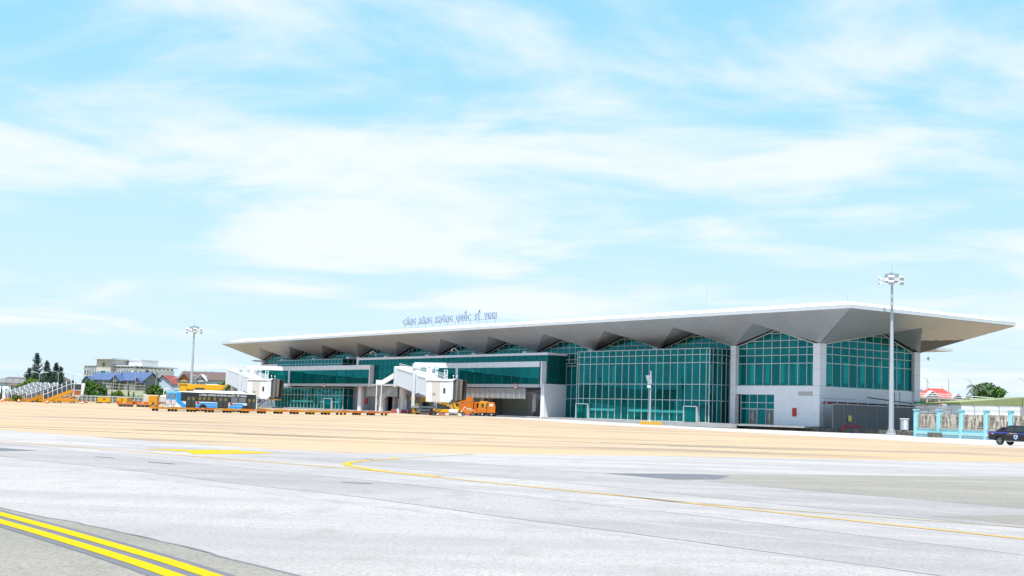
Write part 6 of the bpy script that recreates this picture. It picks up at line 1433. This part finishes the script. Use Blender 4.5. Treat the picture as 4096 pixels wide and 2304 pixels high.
# local x forward; rear axle at x=0; camera sees the right side (-y)
def arc(cx, r, a0, a1, n=9): return [(cx + r * math.cos(a0 + (a1 - a0) * k / n), .38 + r * math.sin(a0 + (a1 - a0) * k / n)) for k in range(n + 1)]
prof = [(-1.2, .62), (-1.15, .5), (-.62, .46)] + arc(0, .50, math.pi * .98, .02) + [(.62, .42), (2.55, .42)] + arc(3.22, .50, math.pi * .98, .02) + [(3.85, .42), (4.05, .6), (4.08, 1.0), (3.9, 1.14), (2.75, 1.2), (1.0, 1.24), (-1.18, 1.27), (-1.25, 1.1)]
MB().prism_y(prof, -.93, .93).build('body', 'pickup_paint', PU, bevel=.05)
cbp = [(.05, 1.2), (.45, 1.6), (.8, 1.82), (1.15, 1.88), (2.3, 1.87), (2.6, 1.79), (3.3, 1.18)]
nP = len(cbp); vs = [(x, -.9 + max(0, z - 1.2) * .28, z) for x, z in cbp] + [(x, .9 - max(0, z - 1.2) * .28, z) for x, z in cbp]
MB().add(vs, [tuple(range(nP))[::-1], tuple(range(nP, 2 * nP))] + [(i, (i + 1) % nP, nP + (i + 1) % nP, nP + i) for i in range(nP)]).build('cabin', 'pickup_paint', PU, bevel=.03)
def sidepoly(name, pts, m, off=.012):
    return MB().add([(x, -(.9 - max(0, z - 1.2) * .28) - off, z) for x, z in pts] + [(x, -(.9 - max(0, z - 1.2) * .28) + .01, z) for x, z in pts], [tuple(range(len(pts))), tuple(range(len(pts), 2 * len(pts)))[::-1]] + [(i, i + len(pts), (i + 1) % len(pts) + len(pts), (i + 1) % len(pts)) for i in range(len(pts))]).build(name, m, PU)
sidepoly('rear_window', [(.72, 1.32), (1.5, 1.32), (1.5, 1.78), (1.05, 1.78), (.84, 1.7)], 'glass_dark'); sidepoly('front_window', [(1.58, 1.32), (2.95, 1.3), (2.52, 1.70), (2.3, 1.77), (1.58, 1.78)], 'glass_dark')
MB().prism_y([(-.55, 1.25), (.1, 1.25), (.36, 1.66), (.22, 1.68)], -.84, .84).build('sport_bar', 'rubber', PU, bevel=.03)
def strip(name, pts, m, e=.0):
    b = MB(); b.prism_y(pts, -.945 - e, -.925); return b.build(name, m, PU)
strip('stripe', [(-1.2, 1.12), (1.0, 1.10), (1.0, 1.20), (-1.17, 1.25)], 'stripe_blue'); strip('stripe', [(1.02, 1.09), (1.9, 1.07), (1.9, 1.14), (1.02, 1.17)], 'stripe_sand'); strip('stripe', [(1.92, 1.07), (2.7, 1.05), (2.7, 1.14), (1.92, 1.15)], 'stripe_blue')
strip('badge', [(1.55, .98), (1.95, .98), (1.95, .72), (1.75, .55), (1.55, .72)], 'badge', .006); strip('badge_mark', [(1.66, .9), (1.84, .9), (1.84, .75), (1.75, .67), (1.66, .75)], 'stripe_blue', .012)
strip('tail_light', [(-1.24, .92), (-1.05, .92), (-1.08, 1.12), (-1.22, 1.12)], 'red', .006); text_obj('decal', '4x4', .16, .004, 'white_paint', PU, Matrix(((1, 0, 0, -.72), (0, 0, -1, -.955), (0, 1, 0, 1.0), (0, 0, 0, 1))))
MB().box(.7, 2.5, -1.03, -.86, .36, .42).build('side_step', 'alloy', PU); MB().box(-1.36, -1.18, -.85, .85, .5, .7).build('rear_bumper', 'alloy', PU, bevel=.03)
MB().tube((2.9, -.9, 1.3), (2.95, -1.05, 1.32), .04).box(2.85, 3.1, -1.2, -1.0, 1.22, 1.42).build('mirror', 'pickup_paint', PU)
for x in (.95, 1.3): MB().box(x - .09, x + .09, -.955, -.93, .98, 1.02).build('door_handle', 'alloy', PU)
sm_ = MB().box(1.40, 1.41, -.945, -.925, .46, 1.2).box(.52, .53, -.945, -.925, .6, 1.2).build('door_gap', 'black_gloss', PU)
for x in (0, 3.22):
    for y in (-.80, .80): wheel('wheel', PU, (x, y, .385), .385, .27, 'alloy', n=22, spokes=6)
